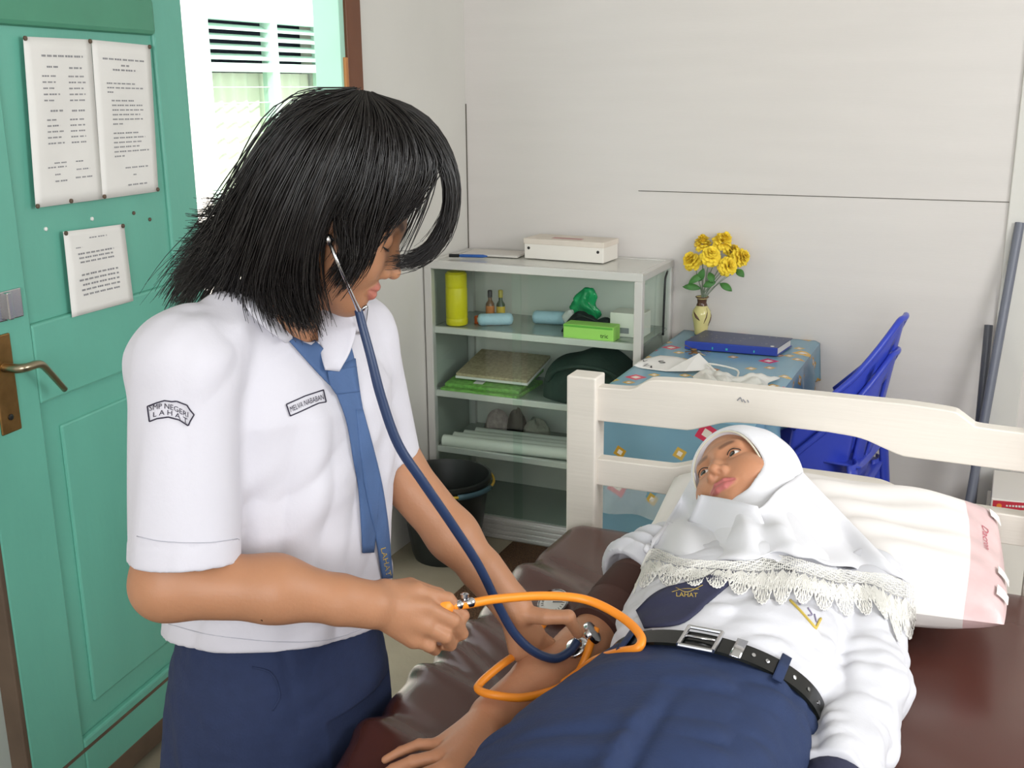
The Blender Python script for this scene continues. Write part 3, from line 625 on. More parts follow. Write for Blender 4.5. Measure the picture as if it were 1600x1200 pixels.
# ------------------------------------------------------------------ two stacked plastic chairs
m_chair = mat('cobalt_blue_plastic', (54, 72, 186), .3)
m_slot = None
def chair(root, c, yaw, dz):
    ca, sa = math.cos(yaw), math.sin(yaw)
    def T(x, y, z): return A(c[0]+ca*x-sa*y, c[1]+sa*x+ca*y, z+dz)     # +x is the back
    # seat
    def S(u, v):
        x = -.2+.40*u; y = (v-.5)*(.40+.04*(1-u)); return T(x, y, .425-.02*u+.05*(2*v-1)**4*.3-.03*max(0, .15-u)*4)
    o = M().grid(S, 16, 16).build('seat', m_chair, root, smooth=True); solid(o, .006)
    # back shell with arm rails running forward
    def B(t, h):      # t -1..1 around, h 0..1 up
        a_ = t*1.35; top = .80-.29*max(0, (abs(t)-.12)/.88)**1.15; lo = .43
        z = lo+(top-lo)*h; lean = .11*(z-.42)/.4*(1-.35*abs(t))
        return T(.185*math.cos(a_)+lean*.6-(.08*max(0, abs(t)-.6)), .235*math.sin(a_), z)
    m = M(); n = 56; rows = 16
    pts = [[B(-1+2*i/n, j/rows) for j in range(rows+1)] for i in range(n+1)]
    v = [q for r_ in pts for q in r_]; fs = []
    for i in range(n):
        t = abs(-1+2*(i+.5)/n)
        for j in range(rows):
            h = (j+.5)/rows
            hole = t < .6 and (i % 7 in (2, 3)) and .18 < h < .8
            if not hole: fs.append((i*(rows+1)+j, (i+1)*(rows+1)+j, (i+1)*(rows+1)+j+1, i*(rows+1)+j+1))
    o = mk('backrest', np.array(v), fs, m_chair, root, smooth='auto'); solid(o, .007)
    M().tube([B(t, 1) for t in np.linspace(-1, 1, 50)], .009, 8).build('top_rim', m_chair, root, smooth=True)
    for sx, sy in ((-1, -1), (-1, 1), (1, -1), (1, 1)):
        def Lg(u, v, sx=sx, sy=sy):
            z = .425*(1-v); sp = .04*v; a_ = (u-.5)*1.6; w_ = .05*(1-.3*v)
            return T(sx*(.185+sp)+(-sx)*.02*(1-math.cos(a_))-w_*math.sin(a_)*0+sx*w_*(math.cos(a_)-1)*.6, sy*(.19+sp)+w_*math.sin(a_)*.9*1.0, z)
        o = M().grid(Lg, 6, 10).build('leg', m_chair, root, smooth=True); solid(o, .006)
CC = (1.285, -.40)
ch = thing('plastic_chair', (CC[0], CC[1], 0), 'blue plastic armchair, lower of two stacked chairs beside the table', 'chair', 'stacked blue chairs')
chair(ch, CC, -.1, 0)
ch2 = thing('plastic_chair', (CC[0]+.01, CC[1]+.02, .06), 'blue plastic armchair nested on top of the other one beside the table', 'chair', 'stacked blue chairs')
chair(ch2, (CC[0]+.012, CC[1]+.015), -.1, .095)

# ------------------------------------------------------------------ pipes and cartons in the right corner
m_pvc = mat('grey_pvc', (112, 116, 128), .35); m_pvcd = mat('dark_grey_pvc', (84, 86, 94), .4)
def pipe(top, bot, r, label, m):
    t_ = thing('pvc_pipe', tuple(bot), label, 'pipe', 'pipes leaning in the corner')
    d_ = top-bot; l = np.linalg.norm(d_)
    M().lathe([(r-.003, .01), (r-.003, 0), (r, 0), (r, l), (r-.003, l), (r-.003, l-.03)], bot, 18, d_, cap=False).build('tube', m, t_, smooth='auto')
    M().lathe([(r-.003, l-.05), (.001, l-.05)], bot, 18, d_, cap=False).build('dark_bore', m_black, t_)
pt = A(1.806, -.018, 1.121); pd = pl(1532, 690, 1, -.16)
e_ = pt+(pd-pt)*(pt[2]-.0)/(pt[2]-pd[2]); pipe(pt, e_, .0135, 'long grey plastic pipe leaning against the wall, taller of the two', m_pvc)
pt = pl(1545, 508, 1, -.03); pd = pl(1519, 780, 1, -.17); e_ = pt+(pd-pt)*(pt[2])/(pt[2]-pd[2])
pipe(pt, e_, .0125, 'short dark grey plastic pipe leaning against the wall beside the taller pipe', m_pvcd)
m_redp = mat('red_print', (190, 44, 62), .5); m_yp = mat('yellow_print', (222, 190, 70), .5)
def carton(name, lo, hi, label):
    t_ = thing(name, ((lo[0]+hi[0])/2, (lo[1]+hi[1])/2, lo[2]), label, 'box', 'printed cartons by the bed head')
    M().box(lo, hi).build('carton', m_whitep, t_, bevel=.003); return t_
zc = .36
c1 = carton('printed_carton', (1.80, -.33, 0), (2.2, -.04, .30), 'white carton with a red band behind the bed head, lower of the two')
M().box((1.81, -.332, .262), (2.2, -.3295, .29)).build('red_band', m_redp, c1)
c2 = carton('printed_carton', (1.81, -.31, .30), (2.15, -.05, .372), 'flat white carton printed red and yellow behind the bed head, upper of the two')
M().prism([(1.815, .338), (1.815, .366), (1.90, .3705), (2.15, .3705), (2.15, .366), (1.97, .358)], lambda u, w_, d: A(u, d, w_), -.3115, -.3085).build('red_flash', m_redp, c2)
M().prism([(1.92, .318), (2.0, .335), (2.15, .335), (2.15, .318)], lambda u, w_, d: A(u, d, w_), -.3115, -.3085).build('yellow_flash', m_yp, c2)
M().lathe([(.007, 0), (.007, .002)], (1.832, -.311, .352), 16, (0, -1, 0)).build('orange_badge', mat('orange_print', (226, 130, 50), .5), c2)
q_ = M()
for i in range(9): q_.box((1.85+.008*i, -.3125, .3535+.0007*i), (1.8545+.008*i, -.3114, .3575+.0007*i))
tag(q_.build('white_lettering', m_paper, c2), kind='stuff')
# ------------------------------------------------------------------ bed
HBY = -1.565
BX0, BX1, BY1, BY0 = 1.003, 1.925, HBY-.002, -3.42
MZ = .66
bd = thing('bed', (1.45, -2.5, 0), 'white painted wooden bed with a scrolled two-rail headboard', 'bed')
for x in (BX0, BX1-.062): M().box((x, HBY, 0), (x+.062, HBY+.055, .957)).build('headboard_post', m_white, bd, bevel=.004, seg=3)
def railT(u, w_, d): return A(u, d, w_)
def cv(P, n=5): return [tuple(q) for q in catmull([A(*p_) for p_ in P], n)]
X0_, X1_ = BX0+.06, BX1-.06
def mir(P): return [(2*1.4475-x if x > X0_+.001 else X1_, z) for x, z in P[::-1]]
lt_ = [(X0_, .936), (1.125, .938), (1.142, .943), (1.16, .955), (1.178, .962), (1.25, .966)]
top = cv(lt_, 4)+cv(mir(lt_), 4)
lb = [(X0_, .866), (1.225, .868), (1.255, .870), (1.285, .880), (1.325, .893), (1.38, .8975)]
bot = cv(lb, 4)+cv(mir(lb), 4)
M().prism(top+bot[::-1], railT, HBY+.012, HBY+.045).build('upper_rail', m_white, bd, bevel=.0025)
lt2_ = [(X0_, .786), (1.195, .788), (1.225, .790), (1.25, .798), (1.285, .810), (1.34, .8125)]
top = cv(lt2_, 4)+cv(mir(lt2_), 4)
M().prism(top+[(X1_, .73), (X0_, .73)], railT, HBY+.012, HBY+.045).build('lower_rail', m_white, bd, bevel=.0025)
M().prism([(X0_, .45), (X1_, .45), (X1_, .60), (X0_, .60)], railT, HBY+.012, HBY+.045).build('end_board', m_white, bd, bevel=.003)
for x in (BX0+.012, BX1-.04): M().box((x, BY0, .36), (x+.028, HBY, .50)).build('side_board', m_white, bd, bevel=.003)
for x in (BX0, BX1-.062): M().box((x, BY0-.06, 0), (x+.062, BY0, .55)).build('foot_post', m_white, bd, bevel=.004)
M().box((BX0+.06, BY0-.05, .36), (BX1-.06, BY0-.02, .52)).build('foot_board', m_white, bd, bevel=.003)
M().box((BX0+.04, BY0, .46), (BX1-.04, HBY, .485)).build('bed_base', m_tw, bd)
M().tube([pl(1158, 624, 1, HBY+.0115), pl(1160, 626, 1, HBY+.0115)], .0012, 6)
sc = M()
for a_, c_ in (((1152, 626), (1157, 621)), ((1157, 621), (1160, 628)), ((1161, 624), (1165, 629)), ((1168, 625), (1170, 629))): sc.tube([pl(*a_, 1, HBY+.0115), pl(*c_, 1, HBY+.0115)], .0012, 6)
tag(sc.build('pencil_scribble', m_ink, bd), kind='stuff')
m_vin = mat('maroon_vinyl', (80, 45, 38), .27, spec=.4, var=.05, vscale=5, bump=.04, bscale=14)
m_vin.node_tree.nodes['Principled BSDF'].inputs['Coat Weight'].default_value = .22
mt = thing('mattress', (1.45, -2.5, .485), 'mattress under a shiny maroon vinyl cover on the bed', 'mattress')
mx0, mx1, my0, my1 = BX0+.012, BX1-.01, BY0+.01, HBY-.006
rc_ = .045
def prof_x():
    P = [(mx0+.015, .49), (mx0, .52)]
    P += [(mx0+rc_-rc_*math.cos(t), MZ-rc_+rc_*math.sin(t)) for t in np.linspace(0, math.pi/2, 10)]
    P += [(x, MZ) for x in np.linspace(mx0+rc_+.02, mx1-rc_-.02, 60)]
    P += [(mx1-rc_+rc_*math.sin(t), MZ-rc_+rc_*math.cos(t)) for t in np.linspace(0, math.pi/2, 8)]
    return P+[(mx1, .52), (mx1-.015, .49)]
PX = prof_x()
def ridge(s, w_): return np.exp(-(s/w_)**2)
def mattress(i, v):
    x, z = PX[i]; y = my1+(my0-my1)*v; d = my1-y
    k = min(1.0, d/.05); z -= (1-math.sqrt(max(0, 1-(1-k)**2)))*.035
    e = math.exp(-max(0, x-mx0-.02)/.13)*(1 if x < 1.4 else 0)
    f = 0
    # pulled folds running in from the edge
    for y_f, sl, h_, w_, ln in ((-2.06, .55, .008, .022, .22), (-2.13, .75, .010, .018, .2), (-2.22, .35, .009, .02, .16), (-1.83, .5, .008, .028, .34), (-1.94, .4, .006, .02, .2), (-2.38, .3, .009, .022, .2), (-2.52, .1, .007, .03, .2)):
        s_ = (y-y_f)+sl*(x-mx0); f += h_*ridge(s_, w_)*math.exp(-max(0, x-mx0)/ln)
        f -= h_*.7*ridge(s_-w_*1.8, w_)*math.exp(-max(0, x-mx0)/ln)
    f += .003*math.sin(7*x+5*y)*math.sin(9*y-3*x)
    bul = .012*math.sin(3.1*d+.5)*e
    if z > MZ-.03: z += f+bul*.4
    x -= (f*.9+bul*.5)*e
    return (x, y, z)
ny = 150; m = M(); v = [mattress(i, j/ny) for i in range(len(PX)) for j in range(ny+1)]
fs = [(i*(ny+1)+j, i*(ny+1)+j+1, (i+1)*(ny+1)+j+1, (i+1)*(ny+1)+j) for i in range(len(PX)-1) for j in range(ny)]
n_ = len(PX); fs += [tuple(i*(ny+1) for i in range(n_)), tuple((n_-1-i)*(ny+1)+ny for i in range(n_))]
mk('vinyl_cover', np.array(v), fs, m_vin, mt, smooth=True)
P = [(x, my1-.001, MZ-.034) for x in np.linspace(mx0+.04, mx1-.04, 30)]
M().tube(P, .0035, 8).build('red_piping', mat('red_piping', (190, 30, 60), .4), mt, smooth=True)

# ------------------------------------------------------------------ pillow
m_pil = mat('white_pillowcase', (232, 227, 224), .7, bump=.12, bscale=16)
m_pilp = mat('pink_printed_plastic', (214, 184, 184), .3, var=.08, vscale=25, bump=.15, bscale=30)
pw = thing('pillow', (1.5, -1.77, MZ), 'large white pillow with a pink plastic end, propped against the headboard', 'pillow')
PC = A(1.535, -1.745, MZ+.078); pa = math.radians(4)
def pil(u, v, top):
    a_, b_ = 2*u-1, 2*v-1
    hx, hy = .295, .175
    t = max(0, (1-abs(a_)**3.2))*max(0, (1-abs(b_)**3.0))
    z = .082*t**.5*(1 if top else -.75)
    px_, py_ = hx*a_*(1-.05*(1-abs(b_)**2)*0-.04*b_*b_), hy*b_*(1-.05*a_*a_)
    z += .005*math.sin(9*a_+4*b_)*t+.004*math.sin(15*b_-5*a_)*t
    z += .05*max(0, b_)**1.5                        # the far edge rides up on the headboard
    return PC+A(math.cos(pa)*px_-math.sin(pa)*py_, math.sin(pa)*px_+math.cos(pa)*py_, z)
def pmesh(u0, u1, n_u):
    m = M(); m.grid(lambda u, v: pil(u0+(u1-u0)*u, v, 1), n_u, 36); b_ = M()
    m.grid(lambda u, v: pil(u0+(u1-u0)*(1-u), v, 0), n_u, 36); return m
pmesh(0, .90, 44).build('pillowcase', m_pil, pw, smooth=True)
pmesh(.90, 1, 10).build('pink_end', m_pilp, pw, smooth=True)
for vv_ in (.86, .30, .12):
    pmx = M(); pmx.grid(lambda u, v: pil(.965+.03*u, vv_+.075*v, 1)+A(.004, 0, .003), 3, 3)
    solid(pmx.build('white_tag', m_paper, pw), .001)
v, f = text_mesh('Dacron', 1.0)
mk('script_lettering', np.array([pil(.945+q[1]*.045*.6, .60-q[0]*.075, 1)+A(0, 0, .0012) for q in v]), f, mat('rose_print', (190, 96, 110), .6), pw)
# ------------------------------------------------------------------ implicit surfaces for bodies and cloth
F4 = np.float32
def f3(v): return np.asarray(v, F4)
def smin(a, b, k):
    h = np.clip(.5+.5*(b-a)/k, 0, 1); return b+(a-b)*h-k*h*(1-h)
def smax(a, b, k): return -smin(-a, -b, k)
def rc(P, a, b, ra, rb):
    a = f3(a); ba = f3(b)-a; pa = P-a; h = np.clip(pa@ba/(ba@ba+1e-12), 0, 1)
    return np.linalg.norm(pa-h[:, None]*ba, axis=1)-(ra+(rb-ra)*h)
def sph(P, c, r): return np.linalg.norm(P-f3(c), axis=1)-r
def ell(P, c, r, R=None):
    q = P-f3(c)
    if R is not None: q = q@f3(R).T
    r = f3(r); k0 = np.linalg.norm(q/r, axis=1); k1 = np.linalg.norm(q/(r*r), axis=1)
    return k0*(k0-1)/np.maximum(k1, 1e-6)
def chain(P, pts, rs, k=.004):
    d = None
    for i in range(len(pts)-1):
        e = rc(P, pts[i], pts[i+1], rs[i], rs[i+1]); d = e if d is None else smin(d, e, k)
    return d
def bounded(c, r, fn):
    c = f3(c)
    def g(P):
        d = np.linalg.norm(P-c, axis=1)-r; m = d < .03; o = np.maximum(d, .03)
        if m.any(): o[m] = fn(P[m])
        return o
    return g
def loft(P, st, f, l, n=2.2):
    """stations (centre, half along f, half along l) stacked along a roughly straight axis"""
    C = np.array([s[0] for s in st]); ax = nrm(C[-1]-C[0]); T = (C-C[0])@ax; o = np.argsort(T)
    t = (P-f3(C[0]))@f3(ax); I = lambda y: np.interp(t, T[o], np.asarray(y)[o]).astype(F4)
    cx = np.stack([I(C[:, i]) for i in range(3)], 1); q = P-cx
    x = q@f3(f); y = q@f3(l); rf = I(np.array([s[1] for s in st])); rl = I(np.array([s[2] for s in st]))
    e = (np.abs(x/rf)**n+np.abs(y/rl)**n)**(1/n); rho = np.sqrt(x*x+y*y)
    d = np.where(e > .3, rho*(1-1/np.maximum(e, .3)), -np.minimum(rf, rl)*.7)
    return np.maximum(d, np.maximum(T.min()-t, t-T.max())).astype(F4)
_rt = np.random.RandomState(77).rand(8192).astype(F4)
def vnoise(P):
    i = np.floor(P).astype(np.int64); f = (P-i).astype(F4); f = f*f*(3-2*f); o = 0
    for a in (0, 1):
        for b in (0, 1):
            for c in (0, 1):
                h = ((i[:, 0]+a)*73856093 ^ (i[:, 1]+b)*19349663 ^ (i[:, 2]+c)*83492791) & 8191
                w = (f[:, 0] if a else 1-f[:, 0])*(f[:, 1] if b else 1-f[:, 1])*(f[:, 2] if c else 1-f[:, 2])
                o = o+_rt[h]*w
    return o
def folds(P, ax, along, across, amp, seed=0):
    """noise drawn out along one direction: soft creases"""
    x, y, d = frame_of(ax); Q = np.stack([P@f3(x)/across+seed*7.3, P@f3(y)/across+seed*3.1, P@f3(d)/along+seed], 1)
    a = vnoise(Q); b = vnoise(Q*2.1+11)
    return (amp*((1-np.abs(2*a-1))*1.2-.6+.45*(b-.5))).astype(F4)
def nets(fn, lo, hi, vox, keep=None, B=8):
    lo = A(*lo); hi = A(*hi); nb = np.ceil((hi-lo)/(vox*B)).astype(int)
    g = np.stack(np.meshgrid(*[np.arange(n) for n in nb], indexing='ij'), -1).reshape(-1, 3)
    c = f3(lo+(g+.5)*vox*B); half = vox*B
    d = np.concatenate([fn(c[i:i+60000]) for i in range(0, len(c), 60000)])
    g = g[np.abs(d) < half*1.6+.008]
    o = np.stack(np.meshgrid(*[np.arange(B+1)]*3, indexing='ij'), -1).reshape(-1, 3)
    N = nb*B+2; CV = []; CG = []
    cor = [(a, b, c) for a in (0, 1) for b in (0, 1) for c in (0, 1)]
    for s in range(0, len(g), 160):
        gi = g[s:s+160]; P = f3(lo+(gi[:, None, :]*B+o[None])*vox).reshape(-1, 3)
        v = fn(P).reshape(len(gi), B+1, B+1, B+1); ins = v < 0
        sm = sum(ins[:, a:a+B, b:b+B, c:c+B].astype(np.int8) for a, b, c in cor)
        k, x, y, z = np.nonzero((sm > 0) & (sm < 8))
        if len(k) == 0: continue
        CV.append(np.stack([v[k, x+a, y+b, z+c] for a, b, c in cor], 1)); CG.append(gi[k]*B+np.stack([x, y, z], 1))
    V = np.concatenate(CV); G = np.concatenate(CG); acc = np.zeros((len(V), 3)); cnt = np.zeros(len(V))
    ca = np.array(cor)
    for i in range(8):
        for ax in range(3):
            if ca[i][ax] == 0:
                j = [q for q in range(8) if np.all(ca[q] == ca[i]+np.eye(3, dtype=int)[ax])][0]
                a, b = V[:, i], V[:, j]; m = (a < 0) != (b < 0); t = np.where(m, a/np.where(m, a-b, 1), 0)
                p = ca[i][None]+t[:, None]*np.eye(3)[ax][None]; acc += np.where(m[:, None], p, 0); cnt += m
    pos = lo+(G+acc/cnt[:, None])*vox
    key = (G[:, 0].astype(np.int64)*N[1]+G[:, 1])*N[2]+G[:, 2]; so = np.argsort(key); ks = key[so]
    st_ = [N[1]*N[2], N[2], 1]; Q = []
    def look(k):
        i = np.searchsorted(ks, k); i = np.minimum(i, len(ks)-1); ok = ks[i] == k; return so[i], ok
    for ax, j in ((0, 4), (1, 2), (2, 1)):
        m = np.nonzero((V[:, 0] < 0) != (V[:, j] < 0))[0]; u, w = [(1, 2), (2, 0), (0, 1)][ax]
        a, oa = look(key[m]-st_[u]); b, ob = look(key[m]-st_[u]-st_[w]); c_, oc = look(key[m]-st_[w]); ok = oa & ob & oc
        q = np.stack([m, a, b, c_], 1)[ok]; fl_ = V[m, 0][ok] > 0; q[fl_] = q[fl_][:, ::-1]; Q.append(q)
    Q = np.concatenate(Q)
    if keep is not None:
        kp = keep(f3(pos)); Q = Q[kp[Q].all(1)]
        us = np.unique(Q); mp = np.full(len(pos), -1); mp[us] = np.arange(len(us)); pos = pos[us]; Q = mp[Q]
    return pos, Q
def relax(v, q, n=2, lam=.5):
    e = np.concatenate([q[:, [0, 1]], q[:, [1, 2]], q[:, [2, 3]], q[:, [3, 0]]]); e = np.concatenate([e, e[:, ::-1]])
    for _ in range(n):
        s = np.stack([np.bincount(e[:, 0], v[e[:, 1], i], len(v)) for i in range(3)], 1); c = np.bincount(e[:, 0], minlength=len(v))[:, None]
        v = v+(s/np.maximum(c, 1)-v)*lam
    return v
def fast_mesh(name, v, q, mats, parent, colors=None, uniq=None):
    org = ORG[parent.name]; me = bpy.data.meshes.new(name); n = q.shape[1]
    me.vertices.add(len(v)); me.vertices.foreach_set('co', (v-org).astype(F4).ravel())
    me.loops.add(len(q)*n); me.loops.foreach_set('vertex_index', q.astype(np.int32).ravel())
    me.polygons.add(len(q)); me.polygons.foreach_set('loop_start', np.arange(0, len(q)*n, n, dtype=np.int32))
    me.polygons.foreach_set('use_smooth', np.ones(len(q), bool))
    if colors is not None:
        a = me.color_attributes.new('pigment', 'FLOAT_COLOR', 'POINT'); a.data.foreach_set('color', np.concatenate([colors, np.ones((len(v), 1))], 1).astype(F4).ravel())
    me.update(calc_edges=True); me.validate()
    for m in (mats if isinstance(mats, list) else [mats]): me.materials.append(m)
    o = bpy.data.objects.new(name, me); COL.objects.link(o); o.parent = parent; ORG[o.name] = org
    return o
def bvh_of(v, q): return BVHTree.FromPolygons([tuple(p) for p in v], [tuple(int(i) for i in f) for f in q])
def bvh_obj(o, org=None):
    b = ORG[o.name]; return [tuple(A(*p.co)+b) for p in o.data.vertices], [tuple(p.vertices) for p in o.data.polygons]
def cast(bv, px, py, off=.001, dflt=None):
    d = nrm(ray(px, py)); h = bv.ray_cast(Vector(CAM), Vector(d))
    if h[0] is None: return None if dflt is None else W(px, py, dflt)
    n = A(*h[1])
    if n@d > 0: n = -n
    return A(*h[0])+n*off*.6-d*off*.4
def patch(bv, left, right, nu, nv, off, dflt, smooth=2, wob=0):
    """cloth strip lying on a surface: left/right edge curves seen along sight lines"""
    Lc = catmull([A(*p, 0) for p in left], 12) if len(left) > 2 else np.linspace(A(*left[0], 0), A(*left[1], 0), 13)
    Rc = catmull([A(*p, 0) for p in right], 12) if len(right) > 2 else np.linspace(A(*right[0], 0), A(*right[1], 0), 13)
    rs_ = lambda C, n: np.stack([np.interp(np.linspace(0, 1, n), np.linspace(0, 1, len(C)), C[:, i]) for i in range(2)], 1)
    Lc, Rc = rs_(Lc, nv+1), rs_(Rc, nv+1)
    G = np.zeros((nu+1, nv+1, 3)); T = np.zeros((nu+1, nv+1)); D = []
    for i in range(nu+1):
        for j in range(nv+1):
            p = Lc[j]*(1-i/nu)+Rc[j]*(i/nu); q = cast(bv, p[0], p[1], off, None)
            T[i, j] = np.nan if q is None else (q-CAM)@FH; D.append((i, j, p))
    m = np.nanmedian(T) if not np.isnan(T).all() else dflt
    if dflt is None: dflt = m
    for j in range(nv+1):                      # edge columns past the outline keep the depth of their row
        r_ = T[:, j]
        if np.isnan(r_).any() and not np.isnan(r_).all(): k_ = np.where(~np.isnan(r_))[0]; T[:, j] = np.interp(np.arange(nu+1), k_, r_[k_])
    for i in range(nu+1):
        r_ = T[i]
        if np.isnan(r_).any() and not np.isnan(r_).all(): k_ = np.where(~np.isnan(r_))[0]; T[i] = np.interp(np.arange(nv+1), k_, r_[k_])
    T = np.where(np.isnan(T), dflt, T)
    for _ in range(smooth):
        S = np.pad(T, 1, mode='edge'); T = np.minimum(T, (S[:-2, 1:-1]+S[2:, 1:-1]+S[1:-1, :-2]+S[1:-1, 2:])/4+.0003)
    if smooth > 9:
        for _ in range(26):
            S = np.pad(T, 1, mode='edge'); T = (S[:-2, 1:-1]+S[2:, 1:-1]+S[1:-1, :-2]+S[1:-1, 2:]+2*T)/6
        T = T-.004
    for i, j, p in D: G[i, j] = W(p[0], p[1], T[i, j])
    v = G.reshape(-1, 3); f = [(i*(nv+1)+j, i*(nv+1)+j+1, (i+1)*(nv+1)+j+1, (i+1)*(nv+1)+j) for i in range(nu) for j in range(nv)]
    return v, f
def px_tube(bv, pts, r, off=.0012, n=6, dflt=1.2, sub=6):
    C = catmull([A(*p, 0) for p in pts], sub) if len(pts) > 2 else np.linspace(A(*pts[0], 0), A(*pts[1], 0), sub)
    return M().tube([cast(bv, p[0], p[1], off, dflt) for p in C], r, n)
def px_text(bv, s, fn, off, dflt=1.2):
    v, f = text_mesh(s, 1.0); w = v[:, 0].max()-v[:, 0].min(); h = .72
    P = []
    for q in v:
        px, py = fn((q[0]-v[:, 0].min())/w, q[1]/h+.5); P.append(cast(bv, px, py, off, dflt))
    return np.array(P), f

# skin with pigment (lips, brows, nails) carried by the surface
def skin_mat(name, tint):
    m = mat(name, tint, .48, sss=.12, bump=.06, bscale=220, spec=.4); nt = m.node_tree; p_ = nt.nodes['Principled BSDF']
    a = nt.nodes.new('ShaderNodeVertexColor'); a.layer_name = 'pigment'; n = nt.nodes.new('ShaderNodeTexNoise'); n.inputs['Scale'].default_value = 35
    tc = nt.nodes.new('ShaderNodeTexCoord'); nt.links.new(tc.outputs['Object'], n.inputs['Vector'])
    mr = nt.nodes.new('ShaderNodeMapRange'); mr.inputs[3].default_value = .95; mr.inputs[4].default_value = 1.05; nt.links.new(n.outputs['Fac'], mr.inputs[0])
    mx = nt.nodes.new('ShaderNodeMix'); mx.data_type = 'RGBA'; mx.blend_type = 'MULTIPLY'; mx.inputs[0].default_value = 1
    nt.links.new(a.outputs['Color'], mx.inputs[6]); nt.links.new(mr.outputs[0], mx.inputs[7]); nt.links.new(mx.outputs[2], p_.inputs['Base Color']); return m
LIPU = [(-.022, .0795, -.0605), (-.008, .0875, -.0570), (0, .0880, -.0582), (.008, .0875, -.0570), (.022, .0795, -.0605)]
LIPL = [(-.019, .0800, -.0640), (-.007, .0862, -.0675), (.007, .0862, -.0675), (.019, .0800, -.0640)]
EYE = A(.031, .0685, .004)
def head_sdf(p, opened):
    ax = p.copy(); ax[:, 0] = np.abs(p[:, 0])
    d = smin(ell(p, (0, -.012, .036), (.0735, .094, .086)), ell(ax, (0, .022, -.040), (.058, .064, .070)), .04)
    d = smin(d, sph(ax, (.036, .050, -.030), .028), .03); d = smin(d, sph(p, (0, .064, -.089), .015), .035)
    d = smin(d, rc(ax, (0, .076, .024), (.036, .068, .027), .010, .009), .022)
    d = smax(d, -ell(ax, (.031, .094, .005), (.018, .015, .0115)), .014)
    lid = sph(ax, EYE, .0150)
    if opened:
        lid = smax(lid, -ell(ax, (.0308, .0835, .0035), (.0140, .014, .0056)), .0015)
        lid = np.maximum(lid, -sph(ax, EYE, .0122)); d = np.maximum(d, -sph(ax, EYE, .0122))
        d = smin(d, np.where(ell(ax, (.0308, .0835, .0035), (.0140, .02, .0056)) < 0, .02, lid), .004)
    else: d = smin(d, lid, .004)
    d = smin(d, chain(p, [(0, .080, .010), (0, .090, -.014), (0, .0985, -.030)], [.0065, .0075, .0098], .01), .011)
    d = smin(d, sph(ax, (.0125, .0895, -.034), .0082), .007); d = smax(d, -ell(ax, (.0072, .0985, -.0415), (.0044, .007, .0050)), .002)
    d = smin(d, chain(p, LIPU, [.0026, .0042, .0040, .0042, .0026], .003), .006); d = smin(d, chain(p, LIPL, [.0026, .0052, .0052, .0026], .003), .006)
    d = smax(d, -chain(p, [(-.023, .083, -.0612), (-.008, .0925, -.0620), (.008, .0925, -.0620), (.023, .083, -.0612)], [.0012, .0016, .0016, .0012], .002), .003)
    ear = smax(ell(ax, (.0765, -.004, -.008), (.009, .020, .031)), -ell(ax, (.087, .003, -.004), (.009, .011, .019)), .006)
    return smin(d, ear, .008)
def head_pigment(p, col, base, lip, brow):
    ax = p.copy(); ax[:, 0] = np.abs(p[:, 0])
    l = np.minimum(chain(p, LIPU, [.003, .0048, .0046, .0048, .003], .003), chain(p, LIPL, [.003, .0060, .0060, .003], .003))
    def blend(w, c): col[:] = col*(1-w[:, None])+A(*c)*w[:, None]
    blend(np.clip(1-(l-.0006)/.0022, 0, 1)*(p[:, 1] > .07), lip)
    bw = chain(ax, [(.014, .085, .0245), (.030, .083, .030), (.047, .068, .0255)], [.0035, .0038, .0012], .002)
    blend(np.clip(1-(bw+.0005)/.003, 0, 1)*.7*(p[:, 1] > .04), brow)
    ln = np.abs(sph(ax, EYE, .0150)) < .002
    return col
# ------------------------------------------------------------------ standing girl
m_skin = skin_mat('warm_skin', (196, 142, 104)); m_shirt = mat('white_cotton', (200, 198, 206), .8, bump=.05, bscale=160, sheen=.1)
m_navy = mat('navy_twill', (34, 46, 78), .85, bump=.12, bscale=260, var=.06, vscale=60); m_hair = mat('black_hair', (26, 23, 22), .34, spec=.55)
m_tie = mat('blue_tie_cloth', (70, 96, 138), .75, bump=.08, bscale=220); m_shoe = mat('black_shoe', (24, 24, 26), .35); m_sock = mat('white_sock', (230, 230, 230), .9)
fb = nrm(.82*RH-.575*FH); lb_ = nrm(.575*RH+.82*FH); ZZ = A(0, 0, 1)
def imv(r, u, back): return nrm(r*RT+u*UP-back*FW)
HS = .96
Hf = imv(.90, -.42, -.12); Hu = imv(.40, .90, .16); Hu = nrm(Hu-Hf*(Hu@Hf)); Hl = np.cross(Hu, Hf)      # her left
HO = W(518, 338, 1.315)
def toH(P): q = (P-f3(HO))/F4(HS); return np.stack([q@f3(Hl), q@f3(Hf), q@f3(Hu)], 1)
def frH(x, y, z): return HO+HS*(x*Hl+y*Hf+z*Hu)
# joints
c7 = W(440, 480, 1.345)
nS, nE, nW = W(285, 560, 1.205), W(262, 912, 1.155), W(578, 945, 1.195)
fS, fE, fW = W(556, 532, 1.45), W(616, 728, 1.455), W(800, 946, 1.395)
nM = W(430, 920, 1.165)
pel = W(440, 1010, 1.41)
girl = thing('person', (pel[0], pel[1], 0), 'person standing at the bedside in white shirt and blue tie, using a stethoscope', 'person')
HNDS = [  # right hand closed round the bulb
    [W(650, 924, 1.235), W(700, 936, 1.245), W(724, 962, 1.25), W(712, 982, 1.262)],
    [W(664, 950, 1.222), W(708, 970, 1.228), W(722, 990, 1.245), W(702, 1001, 1.262)],
    [W(662, 977, 1.214), W(696, 995, 1.218), W(704, 1008, 1.238), W(686, 1009, 1.257)],
    [W(646, 998, 1.212), W(672, 1010, 1.214), W(680, 1016, 1.234), W(666, 1012, 1.25)]]
THN = [W(600, 925, 1.215), W(640, 916, 1.25), W(684, 930, 1.268), W(708, 946, 1.272)]
